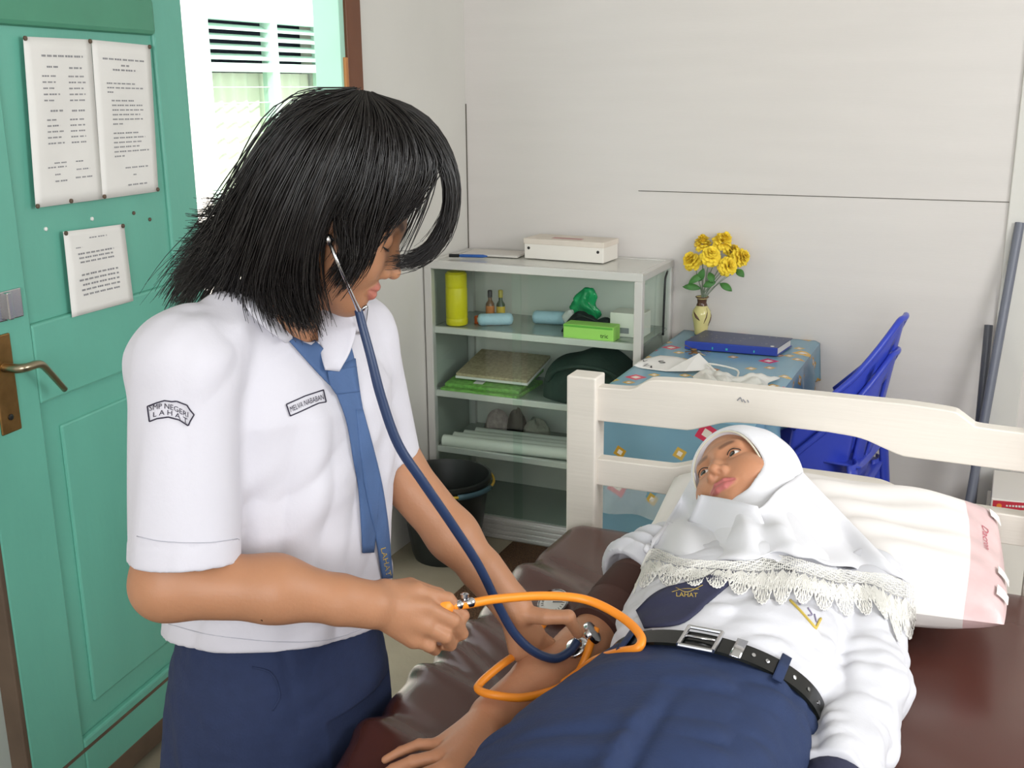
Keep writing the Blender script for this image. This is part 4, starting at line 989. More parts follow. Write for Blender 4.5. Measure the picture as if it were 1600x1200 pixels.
HNDF = [  # left hand: fingers under the patient's arm
    [W(838, 990, 1.40), W(858, 1005, 1.412), W(880, 1018, 1.44), W(890, 1020, 1.462)],
    [W(832, 1004, 1.395), W(850, 1022, 1.402), W(868, 1034, 1.43), W(880, 1036, 1.455)],
    [W(822, 1014, 1.388), W(838, 1034, 1.392), W(852, 1044, 1.418), W(866, 1046, 1.44)],
    [W(808, 1018, 1.382), W(818, 1034, 1.383), W(828, 1042, 1.402), W(838, 1046, 1.42)]]
THF = [W(812, 958, 1.385), W(852, 964, 1.37), W(888, 964, 1.366), W(903, 990, 1.378)]
def hand(P, wrist, fing, thumb, k=.0085, s=1.0):
    d = None; rr_ = [(.0105, .0088, .0078, .0062), (.0108, .009, .008, .0064), (.0102, .0085, .0075, .006), (.009, .0074, .0066, .0054)]
    for f_, r_ in zip(fing, rr_):
        e = smin(rc(P, wrist, f_[0], .0195*s, .0125*s), chain(P, f_, [q*s for q in r_], .002), .004); d = e if d is None else smin(d, e, k)
    t_ = smin(rc(P, wrist, thumb[0], .0185*s, .0145*s), chain(P, thumb, [.0142*s, .0108*s, .0098*s, .0075*s], .003), .008)
    return smin(d, t_, .008)
def armN(P): return smin(chain(P, [nS+A(0, 0, -.02), nE], [.038, .039], .02), chain(P, [nE, nM, nW], [.041, .037, .0245], .02), .02)
def armF(P): return smin(chain(P, [fS, fE], [.036, .037], .02), chain(P, [fE, (fE+fW)/2, fW], [.038, .034, .0235], .02), .02)
def fist(P): return smin(rc(P, nM+(nW-nM)*.7, nW, .030, .0245), hand(P, nW, HNDS, THN), .012)
def lhand(P): return smin(rc(P, fE+(fW-fE)*.75, fW, .030, .0235), hand(P, fW, HNDF, THF), .012)
hipN, hipF = pel-lb_*.08, pel+lb_*.08
footN, footF = A(*(hipN-lb_*.01)[:2], .07), A(*(hipF+lb_*.01)[:2], .07)
g_head = bounded(frH(0, 0, -.02), .175, lambda P: head_sdf(toH(P), False)*F4(HS))
g_fist = bounded((nW+W(680, 970, 1.24))/2, .115, fist); g_lh = bounded((fW+W(860, 1000, 1.4))/2, .125, lhand)
g_armN = bounded((nS+nE)/2*.6+nW*.4, .34, armN); g_armF = bounded((fS+fE+fW)/3, .3, armF)
chest = [(W(440, 1010, 1.41), .06, .10), (W(445, 880, 1.39), .075, .11), (W(447, 700, 1.36), .085, .125), (W(445, 580, 1.35), .075, .13), (W(440, 510, 1.345), .045, .08)]
def girl_sdf(P):
    d = smin(loft(P, chest, fb, lb_)+0, rc(P, nS, fS, .036, .036), .05)
    d = smin(d, rc(P, c7, frH(0, -.03, -.055), .050, .047), .035)
    d = smin(d, g_head(P), .02)
    d = smin(d, smin(g_armN(P), g_fist(P), .01), .02); d = smin(d, smin(g_armF(P), g_lh(P), .01), .02)
    for h_, f_ in ((hipN, footN), (hipF, footF)):
        kn = (h_+f_)/2+fb*.02
        d = smin(d, chain(P, [h_-A(0, 0, .05), kn, f_+A(0, 0, .02)], [.07, .052, .034], .03), .03)
        d = smin(d, rc(P, f_-A(0, 0, .035), f_+fb*.13-A(0, 0, .045), .034, .024), .02)
    return d
lo, hi = A(.55, -2.95, .0), A(1.45, -1.95, 1.6)
neckz = f3(c7); 
def is_head(P): return (P-f3(c7-A(0, 0, .04)))@f3(Hu) > 0
def is_arm(P):
    return ((P@f3(fb) > f3(c7)@f3(fb)+.02) & (P[:, 2] < 1.12) & (P[:, 2] > .6)) | ((P[:, 2] < 1.06) & (P[:, 2] > .80) & ((P-f3(nE))@f3(lb_) < .09))
b1 = nets(girl_sdf, W(518, 338, 1.315)-.22, W(518, 338, 1.315)+A(.22, .22, .2), .0016, is_head)
b2 = nets(girl_sdf, lo, hi, .0021, is_arm)
b3 = nets(girl_sdf, lo, hi, .006, lambda P: ~is_head(P) & ~is_arm(P))
vv, qq = [], []; n0 = 0
for v, q in (b1, b2, b3): vv.append(relax(v, q, 1)); qq.append(q+n0); n0 += len(v)
bv_, bq_ = np.concatenate(vv), np.concatenate(qq)
base_skin = A(*srgb(170, 122, 91)[:3])
colr = np.tile(base_skin, (len(bv_), 1)); hm = is_head(f3(bv_))
cc = colr[hm]; head_pigment(toH(f3(bv_[hm])), cc, base_skin, srgb(170, 104, 90)[:3], srgb(44, 32, 28)[:3]); colr[hm] = cc
fast_mesh('body', bv_, bq_, m_skin, girl, colr)
# lashes of the lowered lid, seen on the near side
for s_ in (-1, 1):
    P = [frH(s_*(.031+x), .0685+math.sqrt(max(0, .0156**2-x*x-.006**2)), -.003-.0025*(1-(x/.012)**2)) for x in np.linspace(-.012, .0135, 10)]
    M().tube(P, np.array([.0006, .001, .0012, .0013, .0014, .0014, .0014, .0013, .001, .0006]), 6).build('eyelashes', m_hair, girl, smooth=True)

# shirt
sst = [(W(436, 1016, 1.405), .142, .172), (W(438, 960, 1.40), .138, .165), (W(443, 860, 1.385), .134, .155), (W(448, 720, 1.365), .131, .15), (W(446, 600, 1.35), .118, .145), (W(440, 530, 1.345), .085, .125), (W(436, 470, 1.345), .058, .075)]
nS2, nE2 = W(288, 572, 1.205), W(289, 874, 1.165)
fS2, fE2 = W(556, 527, 1.45), W(596, 716, 1.455)
hemz = .818
def shirt_sdf(P):
    d = loft(P, sst, fb, lb_, 2.3)
    y = smin(rc(P, W(412, 484, 1.31), nS2, .045, .062), rc(P, W(468, 474, 1.38), fS2, .05, .055), .04)
    d = smin(d, y, .05)
    axN = nrm(nE2-nS2); axF = nrm(fE2-fS2)
    sl = rc(P, nS2, nE2+axN*.06, .062, .0665); hN = (P-f3(nE2))@f3(axN)
    sf = rc(P, fS2, fE2+axF*.06, .055, .055); hF = (P-f3(fE2))@f3(axF)
    fo = folds(P, A(.12, .1, 1), .30, .05, .009, 1)+folds(P, lb_+fb*.4+A(0, 0, .7), .18, .045, .008, 2)
    sl = sl+folds(P, A(.1, 0, 1), .22, .045, .004, 5)
    band = np.where((hN > -.030) & (hN < -.0275), F4(.0012), F4(0))
    sl = smax(np.maximum(sl+band, hN), -np.maximum(rc(P, nS2+axN*.1, nE2+axN*.1, .054, .0565), -(hN+.03)), .002)
    sf = np.maximum(np.maximum(sf, hF), -np.maximum(rc(P, fS2+axF*.1, fE2+axF*.1, .046, .046), -(hF+.03)))
    d = d+fo*np.clip((P[:, 2]-F4(hemz-.03))/.08, 0, 1).astype(F4)
    # hem band and hollow underside
    zh = P[:, 2]-F4(hemz)+F4(.26)*((P-f3(CAM))@f3(FH)-F4(1.26))
    d = np.maximum(d, -zh); inner = loft(P, [(c_, a_-.012, b_-.012) for c_, a_, b_ in sst[:3]], fb, lb_, 2.3)
    d = np.maximum(d, -np.maximum(inner, zh-.02))
    d = smin(d, np.maximum(sl, -1), .022) ; d = smin(d, sf, .018)
    # neck opening
    d = smax(d, -rc(P, c7+A(0, 0, .0)+fb*.01, frH(0, -.0, -.10)+fb*.03, .050, .058), .006)
    return d
sv, sq = nets(shirt_sdf, lo, hi, .0032); sv = relax(sv, sq, 2)
shirt = fast_mesh('shirt', sv, sq, m_shirt, girl); SB = bvh_of(sv, sq)
# skirt
skt = [(W(440, 930, 1.40), .112, .140), (W(438, 985, 1.41), .124, .152), (W(440, 1040, 1.42), .138, .165), (W(440, 1110, 1.43), .146, .172)]
e_ = skt[-1][0]; skt.append((e_+A(-.02, 0, -.30), .165, .19)); skt.append((A(e_[0]-.03, e_[1], .26), .20, .215))
def skirt_sdf(P):
    d = loft(P, skt, fb, lb_, 2.2); t = np.arctan2((P-f3(e_))@f3(lb_), (P-f3(e_))@f3(fb))
    dn_ = np.clip((F4(skt[2][0][2])-P[:, 2])/.35, 0, 1)
    d = d+.010*dn_*np.sin(t*13)+folds(P, A(0, .1, 1), .35, .06, .005, 3)*np.clip(dn_*3, .4, 1)+folds(P, lb_+A(0, 0, .3), .14, .03, .003, 4)
    pk = np.abs((P-f3(W(432, 1085, 1.27)))@f3(RH)-.02+.12*(P[:, 2]-.72)) 
    d = d+.003*np.exp(-(pk/.006)**2)*(P[:, 2] > .68)
    return d.astype(F4)
kv, kq = nets(skirt_sdf, A(.5, -2.8, .25), A(1.35, -2.0, .95), .0042); kv = relax(kv, kq, 1)
# the skirt stops where it is pressed against the bed side
inb = (kv[:, 2] < MZ+.02) & (kv[:, 0] > BX0-.004); kv[inb, 0] = BX0-.004+.0006*np.sin(kv[inb, 2]*90)
fast_mesh('skirt', kv, kq, m_navy, girl); KB = bvh_of(kv, kq)
# pocket on the skirt
px_tube(KB, [(394, 1042), (424, 1052), (437, 1085), (426, 1110)], .0016, .0004, 6, 1.28).build('pocket_seam', m_navy, girl, smooth=True)
# shoes and socks
for f_ in (footN, footF):
    def shoe(P, f_=f_): return np.maximum(smin(rc(P, f_-A(0, 0, .03), f_+fb*.14-A(0, 0, .035), .043, .034), rc(P, f_-fb*.03-A(0, 0, .02), f_-A(0, 0, .02), .038, .044), .02), -P[:, 2]+.001)
    v, q = nets(shoe, f_-A(.25, .25, .08), f_+A(.25, .25, .1), .006); fast_mesh('shoe', relax(v, q, 1), q, m_shoe, girl)
    M().lathe([(.043, 0), (.042, .07), (.046, .08), (.04, .081)], f_+A(0, 0, .02), 20).build('sock', m_sock, girl, smooth='auto')
# collar, tie, badges
def strip(name, Lp, Rp, m_, off, nu=6, nv=14, th=.0022, dflt=1.25, par=None, sm=2):
    v, f = patch(SB, Lp, Rp, nu, nv, off, dflt, sm); o = mk(name, v, f, m_, par or girl, smooth=True); solid(o, th, 0); return o
tie = strip('tie', [(511, 578), (540, 652), (552, 715), (560, 760), (564, 810), (567, 864)], [(555, 560), (566, 636), (582, 700), (592, 745), (590, 800), (584, 863)], m_tie, .006, nv=24)
strip('tie_front_blade', [(556, 640), (566, 735), (578, 800), (589, 850), (598, 905)], [(567, 640), (592, 735), (603, 795), (609, 850), (613, 903)], m_tie, .009, nv=24, par=tie)
strip('tie_neckband', [(450, 530), (482, 566), (510, 596), (530, 614)], [(478, 517), (505, 545), (535, 572), (556, 588)], m_tie, .005, par=tie)
strip('tie_neckband', [(536, 560), (540, 575), (545, 590)], [(548, 540), (553, 560), (557, 585)], m_tie, .0055, par=tie)
kt = strip('knot', [(512, 580), (516, 600), (526, 616)], [(556, 572), (559, 592), (562, 612)], m_tie, .011, par=tie)
m_gold = mat('gold_thread', (186, 160, 74), .6)
TB = bvh_of(*bvh_obj(bpy.data.objects['tie_front_blade']))
P, f = px_text(TB, 'LAHAT', lambda x, y: (597+x*9-(y-.5)*-8, 856+x*44-(y-.5)*2.5), .0022, 1.25); mk('gold_lettering', P, f, m_gold, bpy.data.objects['tie_front_blade'])
collar = strip('collar', [(368, 442), (378, 466), (402, 502), (446, 536)], [(400, 428), (428, 452), (455, 484), (474, 518)], m_shirt, .015, 6, 16, .003)
strip('collar_wing', [(500, 470), (497, 520), (502, 556), (508, 578)], [(548, 490), (556, 516), (546, 552), (530, 580)], m_shirt, .018, 8, 12, .003, par=collar, sm=12)
m_st = mat('grey_stitching', (176, 176, 186), .9)
px_tube(SB, [(214, 838), (255, 846), (320, 848), (371, 842)], .0006, .0004, 5).build('sleeve_hem_stitching', m_st, shirt, smooth=True)
px_tube(SB, [(264, 975), (330, 992), (440, 1003), (520, 998), (590, 972)], .0006, .0004, 5).build('hem_stitching', m_st, shirt, smooth=True)
m_thr = mat('dark_thread', (46, 42, 58), .9)
bo = [(447, 632), (476, 619), (505, 609.5), (509, 628), (498, 630), (476, 640), (453, 650), (447, 632)]
nb_ = M()
for a_, c_ in zip(bo[:-1], bo[1:]): t_ = px_tube(SB, [a_, c_], .0008, .0014, 5); nb_.add(t_.v, t_.f)
nt_ = nb_.build('name_patch_border', m_thr, shirt)
P, f = px_text(SB, 'MELVA NABABAN', lambda x, y: (453+x*52-(1-y)*0+(y-.5)*-2, 640.5-x*20-3.5*math.sin(x*3.1)*.4-(y-.5)*8.5), .0016); mk('name_lettering', P, f, m_thr, nt_)
ar = [(231, 635), (245, 629.5), (257, 626), (268, 627.5), (276, 627), (292, 633), (297, 641), (303, 648), (297, 658), (294, 665), (280, 656), (263, 651.5), (246, 654), (234, 658.5), (231, 635)]
nb_ = M()
for a_, c_ in zip(ar[:-1], ar[1:]): t_ = px_tube(SB, [a_, c_], .0008, .0014, 5); nb_.add(t_.v, t_.f)
nt_ = nb_.build('sleeve_patch_border', m_thr, shirt)
arc = lambda x, off: (634+off-8*math.sin(math.pi*min(1, x*1.05))**1+x*10)
P, f = px_text(SB, 'SMP NEGERI', lambda x, y: (234+x*60, arc(x, 4.5)-(y-.5)*8.5), .0016); mk('sleeve_lettering', P, f, m_thr, nt_)
P, f = px_text(SB, 'L A H A T', lambda x, y: (240+x*53, arc(x, 14.5)-(y-.5)*8), .0016); mk('sleeve_lettering', P, f, m_thr, nt_)

# hair: dark mass plus strands
GD = [
    [(548, 152, 1.33), (478, 178, 1.37), (425, 250, 1.39), (385, 330, 1.395), (340, 400, 1.40), (300, 455, 1.40)],
    [(550, 150, 1.31), (468, 176, 1.31), (408, 255, 1.32), (360, 335, 1.33), (312, 400, 1.35), (268, 474, 1.37)],
    [(553, 149, 1.285), (455, 195, 1.255), (398, 290, 1.25), (348, 375, 1.28), (310, 425, 1.31), (285, 468, 1.33)],
    [(558, 148, 1.265), (470, 205, 1.22), (412, 300, 1.21), (380, 385, 1.225), (352, 440, 1.26), (330, 470, 1.28)],
    [(560, 147, 1.255), (495, 210, 1.20), (440, 305, 1.185), (405, 395, 1.195), (392, 450, 1.215), (402, 492, 1.225)],
    [(563, 147, 1.25), (515, 210, 1.19), (470, 305, 1.175), (440, 395, 1.185), (432, 450, 1.20), (458, 508, 1.215)],
    [(566, 147, 1.25), (535, 210, 1.188), (498, 300, 1.175), (470, 390, 1.185), (468, 455, 1.205), (489, 515, 1.225)],
    [(568, 148, 1.25), (552, 212, 1.188), (522, 290, 1.178), (494, 355, 1.185), (484, 425, 1.195), (497, 495, 1.22)],
    [(571, 148, 1.25), (575, 212, 1.195), (558, 285, 1.185), (532, 345, 1.19), (545, 400, 1.20), (520, 443, 1.215)],
    [(575, 149, 1.255), (602, 212, 1.205), (596, 285, 1.195), (580, 345, 1.20), (562, 400, 1.212), (532, 442, 1.222)],
    [(579, 150, 1.265), (630, 212, 1.225), (636, 265, 1.215), (606, 318, 1.22), (578, 362, 1.23), (552, 408, 1.232)],
    [(582, 150, 1.275), (648, 208, 1.25), (674, 256, 1.24), (658, 292, 1.24), (632, 314, 1.245), (602, 330, 1.245)]]
BG = [[(584, 151, 1.28), (655, 200, 1.265), (694, 258, 1.26), (702, 318, 1.265), (684, 374, 1.27), (645, 405, 1.275), (610, 408, 1.278)],
      [(585, 150, 1.30), (664, 190, 1.30), (702, 250, 1.295), (709, 312, 1.295), (696, 368, 1.295), (662, 404, 1.29), (622, 414, 1.285)],
      [(583, 149, 1.325), (655, 185, 1.35), (700, 250, 1.35), (706, 308, 1.345), (690, 352, 1.335), (668, 388, 1.32), (645, 402, 1.31)]]
FG = [[(578, 148, 1.34), (640, 185, 1.39), (676, 250, 1.405), (668, 310, 1.41), (640, 370, 1.41), (610, 420, 1.40)],
      [(565, 148, 1.345), (590, 190, 1.42), (590, 270, 1.435), (560, 360, 1.43), (530, 430, 1.42)],
      [(552, 150, 1.34), (520, 185, 1.42), (490, 260, 1.435), (450, 350, 1.43), (420, 430, 1.42)],
      [(548, 152, 1.33), (478, 178, 1.37), (425, 250, 1.39), (385, 330, 1.395), (340, 400, 1.40), (300, 455, 1.40)]]
def curve(g, n=18):
    C = catmull([W(p[0], p[1], p[2]+max(0, 1.27-p[2])*.3) for p in g], 8); L = np.r_[0, np.cumsum(np.linalg.norm(np.diff(C, axis=0), axis=1))]; t = np.linspace(0, L[-1], n)
    return np.stack([np.interp(t, L, C[:, i]) for i in range(3)], 1)
def hair_mass(P):
    q = toH(P); cap = ell(q, (0, -.016, .040), (.083, .100, .092))*F4(HS)
    cap = smax(cap, (q[:, 1]-.058+.35*np.abs(q[:, 2]-.06)*(q[:, 2] < .06)+np.where(q[:, 2] < .03, F4(.02), F4(0)))*F4(.9), .01)
    d = cap
    for g in GD[:8]: 
        C = curve(g, 7)[:-1]; d = smin(d, chain(P, C[1:], np.interp(np.linspace(0, 1, len(C)-1), [0, .3, .7, 1], [.004, .010, .010, .004]), .004), .010)
    return d
hv, hq = nets(bounded(HO-A(0, 0, .05), .36, hair_mass), HO-.34, HO+.24, .0045); hv = relax(hv, hq, 2)
hair = fast_mesh('hair', hv, hq, mat('hair_underlayer', (18, 16, 16), .6), girl)
rr = np.random.RandomState(21)
def strands(guides, n, rad, w0=.0011, seed=0, lens=(.86, 1.05)):
    CS = [curve(g, 18) for g in guides]; V = []; Q = []; n0 = 0
    for i in range(n):
        k = rr.randint(len(CS)-1); t = rr.rand(); gap_ = guides is GD and k == 7; C = CS[k]*(1-t)+CS[k+1]*t
        u = nrm(rr.randn(3)); w = nrm(rr.randn(3)); s = np.linspace(0, 1, 18); ph = rr.rand(2)*6
        R = np.interp(s, [0, .15, .7, 1], [.3, .8, 1, 1.35])*rad*rr.rand()**.5
        C = C+R[:, None]*u+(rad*.5*np.sin(s*6+ph[0])*s)[:, None]*w
        Lf = rr.uniform(*lens)*(rr.uniform(.5, .62) if gap_ else 1); C = np.stack([np.interp(s*Lf, s, C[:, j]) for j in range(3)], 1)
        r_ = w0*rr.uniform(.7, 1.2)*np.interp(s, [0, .6, 1], [1, 1, .25])
        T = np.gradient(C, axis=0); T /= np.linalg.norm(T, axis=1)[:, None]+1e-9; x = nrm(np.cross(T[0], rr.randn(3)))
        for j in range(18):
            x = nrm(x-T[j]*(x@T[j])); y = np.cross(T[j], x)
            for a in range(3): V.append(C[j]+r_[j]*(math.cos(2.0944*a)*x+math.sin(2.0944*a)*y))
        b = n0+np.arange(17)[:, None]*3
        for a in range(3): Q.append(np.concatenate([b+a, b+(a+1) % 3, b+3+(a+1) % 3, b+3+a], 1))
        n0 += 54
    return np.array(V), np.concatenate(Q)
LG_ = [[(548, 152, 1.31), (470, 180, 1.29), (420, 240, 1.285), (378, 296, 1.29), (345, 312, 1.295), (318, 306, 1.30)],
       [(550, 150, 1.30), (460, 190, 1.26), (405, 270, 1.26), (360, 330, 1.27), (325, 350, 1.28), (300, 352, 1.29)],
       [(550, 150, 1.29), (450, 205, 1.25), (392, 300, 1.25), (345, 362, 1.27), (312, 385, 1.29), (284, 388, 1.30)],
       [(552, 150, 1.28), (450, 215, 1.235), (385, 330, 1.245), (335, 402, 1.27), (300, 430, 1.29), (268, 440, 1.31)]]
CL = [[(566, 147, 1.25), (520, 220, 1.19), (475, 320, 1.178), (448, 410, 1.19), (440, 470, 1.205), (462, 508, 1.215), (482, 500, 1.22)],
      [(566, 147, 1.25), (530, 220, 1.188), (492, 320, 1.175), (470, 410, 1.187), (468, 470, 1.205), (488, 516, 1.22), (500, 505, 1.225)],
      [(563, 147, 1.25), (500, 215, 1.19), (440, 320, 1.18), (410, 410, 1.195), (398, 458, 1.21), (420, 492, 1.22), (440, 490, 1.225)]]
hs_ = [strands(LG_, 640, .010, .0010), strands(CL, 260, .007, .0010, lens=(.9, 1.0)), strands(GD, 3200, .015), strands(GD[8:], 500, .009, .0010, lens=(.85, .98)), strands(BG, 420, .009, .0009), strands(FG, 350, .014), strands(GD[1:4], 260, .034, .0008, lens=(.85, 1.08))]
n0 = 0; V, Q = [], []
for v, q in hs_: V.append(v); Q.append(q+n0); n0 += len(v)
so = fast_mesh('loose_strands', np.concatenate(V), np.concatenate(Q), m_hair, hair); so['kind'] = 'stuff'
# ------------------------------------------------------------------ girl lying on the bed
m_skin2 = skin_mat('brown_skin', (168, 116, 86))
m_shirt2 = mat('white_shirt_cloth', (208, 208, 214), .8, bump=.05, bscale=150); m_scarf = mat('white_scarf_cloth', (224, 224, 229), .75, bump=.04, bscale=200)
m_lace = mat('cream_lace_thread', (232, 230, 224), .8); m_nav2 = mat('blue_skirt_twill', (34, 50, 86), .85, bump=.12, bscale=260, var=.05, vscale=60)
m_tie2 = mat('dark_navy_tie', (44, 46, 72), .8, bump=.08, bscale=200); m_belt = mat('black_patent_belt', (12, 15, 14), .2, spec=.3)
XX = A(1, 0, 0); YY = A(0, 1, 0)
H2 = pl(1166, 766, 2, .868); S2 = .95
Gf, Gu = imv(-.69, .60, .41), imv(-.02, .60, -.80); Gu = nrm(Gu-Gf*(Gu@Gf)); Gl = np.cross(Gu, Gf); Gl = Gl if (Gl@RT) > 0 else -Gl
def toG(P): q = (P-f3(H2))/F4(S2); return np.stack([q@f3(Gl), q@f3(Gf), q@f3(Gu)], 1)
def frG(x, y, z): return H2+S2*(x*Gl+y*Gf+z*Gu)
pt_ = thing('person', (1.47, -2.3, MZ), 'person lying on the bed in a white headscarf, white shirt and navy skirt', 'person')
rS, rE, rW = A(1.315, -1.93, .765), A(1.266, -2.168, .712), A(1.206, -2.350, .694)
qS, qE, qW = A(1.635, -1.90, .765), pl(1343, 1080, 2, .735), pl(1310, 1212, 2, .735)
def mz(px, py, h=.0): return pl(px, py, 2, MZ+h)
FR = [  # her right hand, palm down; outer side first
    [mz(690, 1164, .030), mz(655, 1163, .028), mz(626, 1174, .018), mz(602, 1187, .010)],
    [mz(690, 1182, .036), mz(645, 1190, .030), mz(615, 1202, .018), mz(594, 1214, .010)],
    [mz(698, 1200, .038), mz(655, 1214, .034), mz(628, 1230, .020), mz(612, 1244, .010)],
    [mz(712, 1214, .036), mz(678, 1234, .032), mz(656, 1252, .020), mz(642, 1266, .010)]]
TR = [mz(752, 1186, .028), mz(738, 1222, .024), mz(722, 1250, .016), mz(712, 1268, .010)]
def rhand(P): return smin(rc(P, rE+(rW-rE)*.7, rW, .029, .0245), hand(P, rW, FR[::-1], TR, .010), .012)
hl = nrm(qW-qE)
FL = [[qW+hl*.075+XX*(.03-.02*i)+A(0, 0, -.012), qW+hl*.11+XX*(.033-.022*i)+A(0, 0, -.02), qW+hl*.135+XX*(.034-.023*i)+A(0, 0, -.035), qW+hl*.15+XX*(.034-.023*i)+A(0, 0, -.045)] for i in range(4)]
TL = [qW+hl*.03-XX*.025, qW+hl*.06-XX*.045, qW+hl*.085-XX*.05-A(0, 0, .01), qW+hl*.10-XX*.05-A(0, 0, .02)]
SHR = .45; SZ0 = .757
def shear(P): Q = P.copy(); Q[:, 1] += F4(SHR)*np.clip(P[:, 2]-F4(SZ0), -.12, .12); return Q
core = [(A(1.47, -1.90, .745), .050, .11), (A(1.475, -2.03, .760), .088, .14), (A(1.487, -2.25, .755), .080, .115), (A(1.465, -2.42, .752), .075, .120), (A(1.455, -2.55, .745), .065, .13)]
g2_head = bounded(frG(0, 0, -.02), .175, lambda P: head_sdf(toG(P), True)*F4(S2))
g2_rh = bounded((rW+mz(650, 1200))/2, .12, rhand); g2_ra = bounded((rS+rW)/2, .30, lambda P: smin(chain(P, [rS, rE], [.036, .037], .02), chain(P, [rE, (rE+rW)/2+A(0, 0, .002), rW], [.037, .034, .0245], .02), .015))
g2_la = bounded((qS+qW)/2, .40, lambda P: smin(chain(P, [qS, qE, qW], [.042, .036, .024], .02), hand(P, qW, FL, TL), .012))
def girl2_sdf(P):
    d = smin(loft(P, core, ZZ, XX), rc(P, rS, qS, .034, .034), .05)
    d = smin(d, rc(P, A(1.47, -1.90, .765), frG(0, -.03, -.06), .045, .044), .02); d = smin(d, g2_head(P), .02)
    d = smin(d, smin(g2_ra(P), g2_rh(P), .01), .02); d = smin(d, g2_la(P), .02)
    for s_ in (-1, 1):
        h_, k_, a_ = A(1.46+s_*.07, -2.5, .752), A(1.45+s_*.10, -2.86, .742), A(1.44+s_*.10, -3.20, .71)
        d = smin(d, chain(P, [h_, k_, a_], [.075, .056, .036], .03), .03)
        d = smin(d, rc(P, a_-A(0, .02, -.0), a_+A(s_*.02, -.06, .11), .034, .024), .02)
    return d
def hd2(P): return (P-f3(frG(0, 0, -.11)))@f3(Gu) > 0
def arm2(P): return (P[:, 0] < 1.335) & (P[:, 1] < -1.97) & (P[:, 1] > -2.62) & (P[:, 2] < .80)
vv, qq, n0 = [], [], 0
for v, q in (nets(girl2_sdf, H2-.2, H2+.2, .00145, hd2), nets(girl2_sdf, A(1.0, -2.65, .63), A(1.36, -1.94, .82), .002, arm2), nets(girl2_sdf, A(1.0, -3.4, .6), A(1.85, -1.6, 1.02), .006, lambda P: ~hd2(P) & ~arm2(P))):
    vv.append(relax(v, q, 1)); qq.append(q+n0); n0 += len(v)
v2, q2 = np.concatenate(vv), np.concatenate(qq); b2_ = A(*srgb(186, 132, 100)[:3]); c2_ = np.tile(b2_, (len(v2), 1)); hm = hd2(f3(v2)); cc = c2_[hm]
head_pigment(toG(f3(v2[hm])), cc, b2_, srgb(180, 104, 100)[:3], srgb(84, 58, 46)[:3]); c2_[hm] = cc
fast_mesh('body', v2, q2, m_skin2, pt_, c2_)
# eyes
m_eye = mat('eye_white', (236, 232, 228), .12, coat=.5); m_iris = mat('dark_brown_iris', (34, 20, 14), .1, coat=.8)
look = nrm(Gf*.95-Gl*.10-Gu*.06)
for s_ in (-1, 1):
    c_ = frG(s_*EYE[0], EYE[1], EYE[2]); r_ = .0121*S2
    e1 = M().lathe([(r_*math.sin(t), -r_*math.cos(t)) for t in np.linspace(.02, math.pi-.02, 18)], c_, 22, Gf).build('eye', m_eye, pt_, smooth=True)
    M().lathe([(r_*1.02*math.sin(t), r_*1.02*math.cos(t)) for t in np.linspace(.50, .01, 7)], c_, 18, look).build('iris', m_iris, e1, smooth=True)
    P = [frG(s_*(.0308+.0142*math.cos(t)), .0838-.009*abs(math.cos(t))**2, .0035+.0060*math.sin(t)) for t in np.linspace(math.pi*.97, .03, 14)]
    M().tube(P, np.array([.0004]+[.0008]*12+[.0005]), 6).build('upper_lashes', m_hair, pt_, smooth=True)
# shirt of the lying girl
st2 = [(A(1.475, -1.88, .755), .070, .165), (A(1.475, -1.96, .762), .098, .170), (A(1.478, -2.06, .766), .106, .162), (A(1.484, -2.17, .764), .103, .156), (A(1.487, -2.245, .762), .098, .150), (A(1.487, -2.30, .757), .088, .128), (A(1.485, -2.35, .757), .080, .12)]
rC = A(1.281, -2.005, .754)
def shirt2_sdf(P):
    Q = shear(P); d = loft(Q, st2, ZZ, XX, 2.2)
    d = d+folds(P, A(.5, .4, .3), .16, .035, .007, 6)+folds(P, A(1, .25, 0), .2, .03, .006, 8)*np.clip((-2.05-P[:, 1])*6, .2, 1)
    ax = nrm(rC-rS); h_ = (P-f3(rC))@f3(ax)
    s1 = rc(P, rS, rC, .060, .064)+.006*np.sin(h_*190+3*vnoise(P*14)).astype(F4)+folds(P, A(1, 0, 1), .1, .03, .006, 3)
    s1 = np.maximum(np.maximum(s1, h_), -np.maximum(rc(P, rS, rC+ax*.05, .044, .047), -(h_+.03)))
    s2 = chain(P, [qS, qE, qW+hl*.05], [.066, .062, .052], .03)+folds(P, A(-.3, 1, .2), .14, .04, .009, 9)+folds(P, A(1, .5, .3), .10, .03, .007, 12)
    hq_ = (P-f3(qW+hl*.03))@f3(hl); s2 = np.maximum(s2, hq_)+np.where(np.abs(hq_+.045) < .0018, F4(.0015), F4(0))
    d = smin(d, s1, .015); d = smin(d, s2, .012)
    return np.maximum(d, MZ-.004-P[:, 2])
u2, w2 = nets(shirt2_sdf, A(1.15, -2.45, .62), A(1.85, -1.75, .95), .0032); u2 = relax(u2, w2, 2)
sh2 = fast_mesh('shirt', u2, w2, m_shirt2, pt_)
# dark cuff at the left wrist
M().lathe([(.036, -.012), (.044, 0), (.043, .03), (.036, .045)], qW+hl*.031, 28, hl).build('dark_cuff', m_tie2, pt_, smooth='auto')
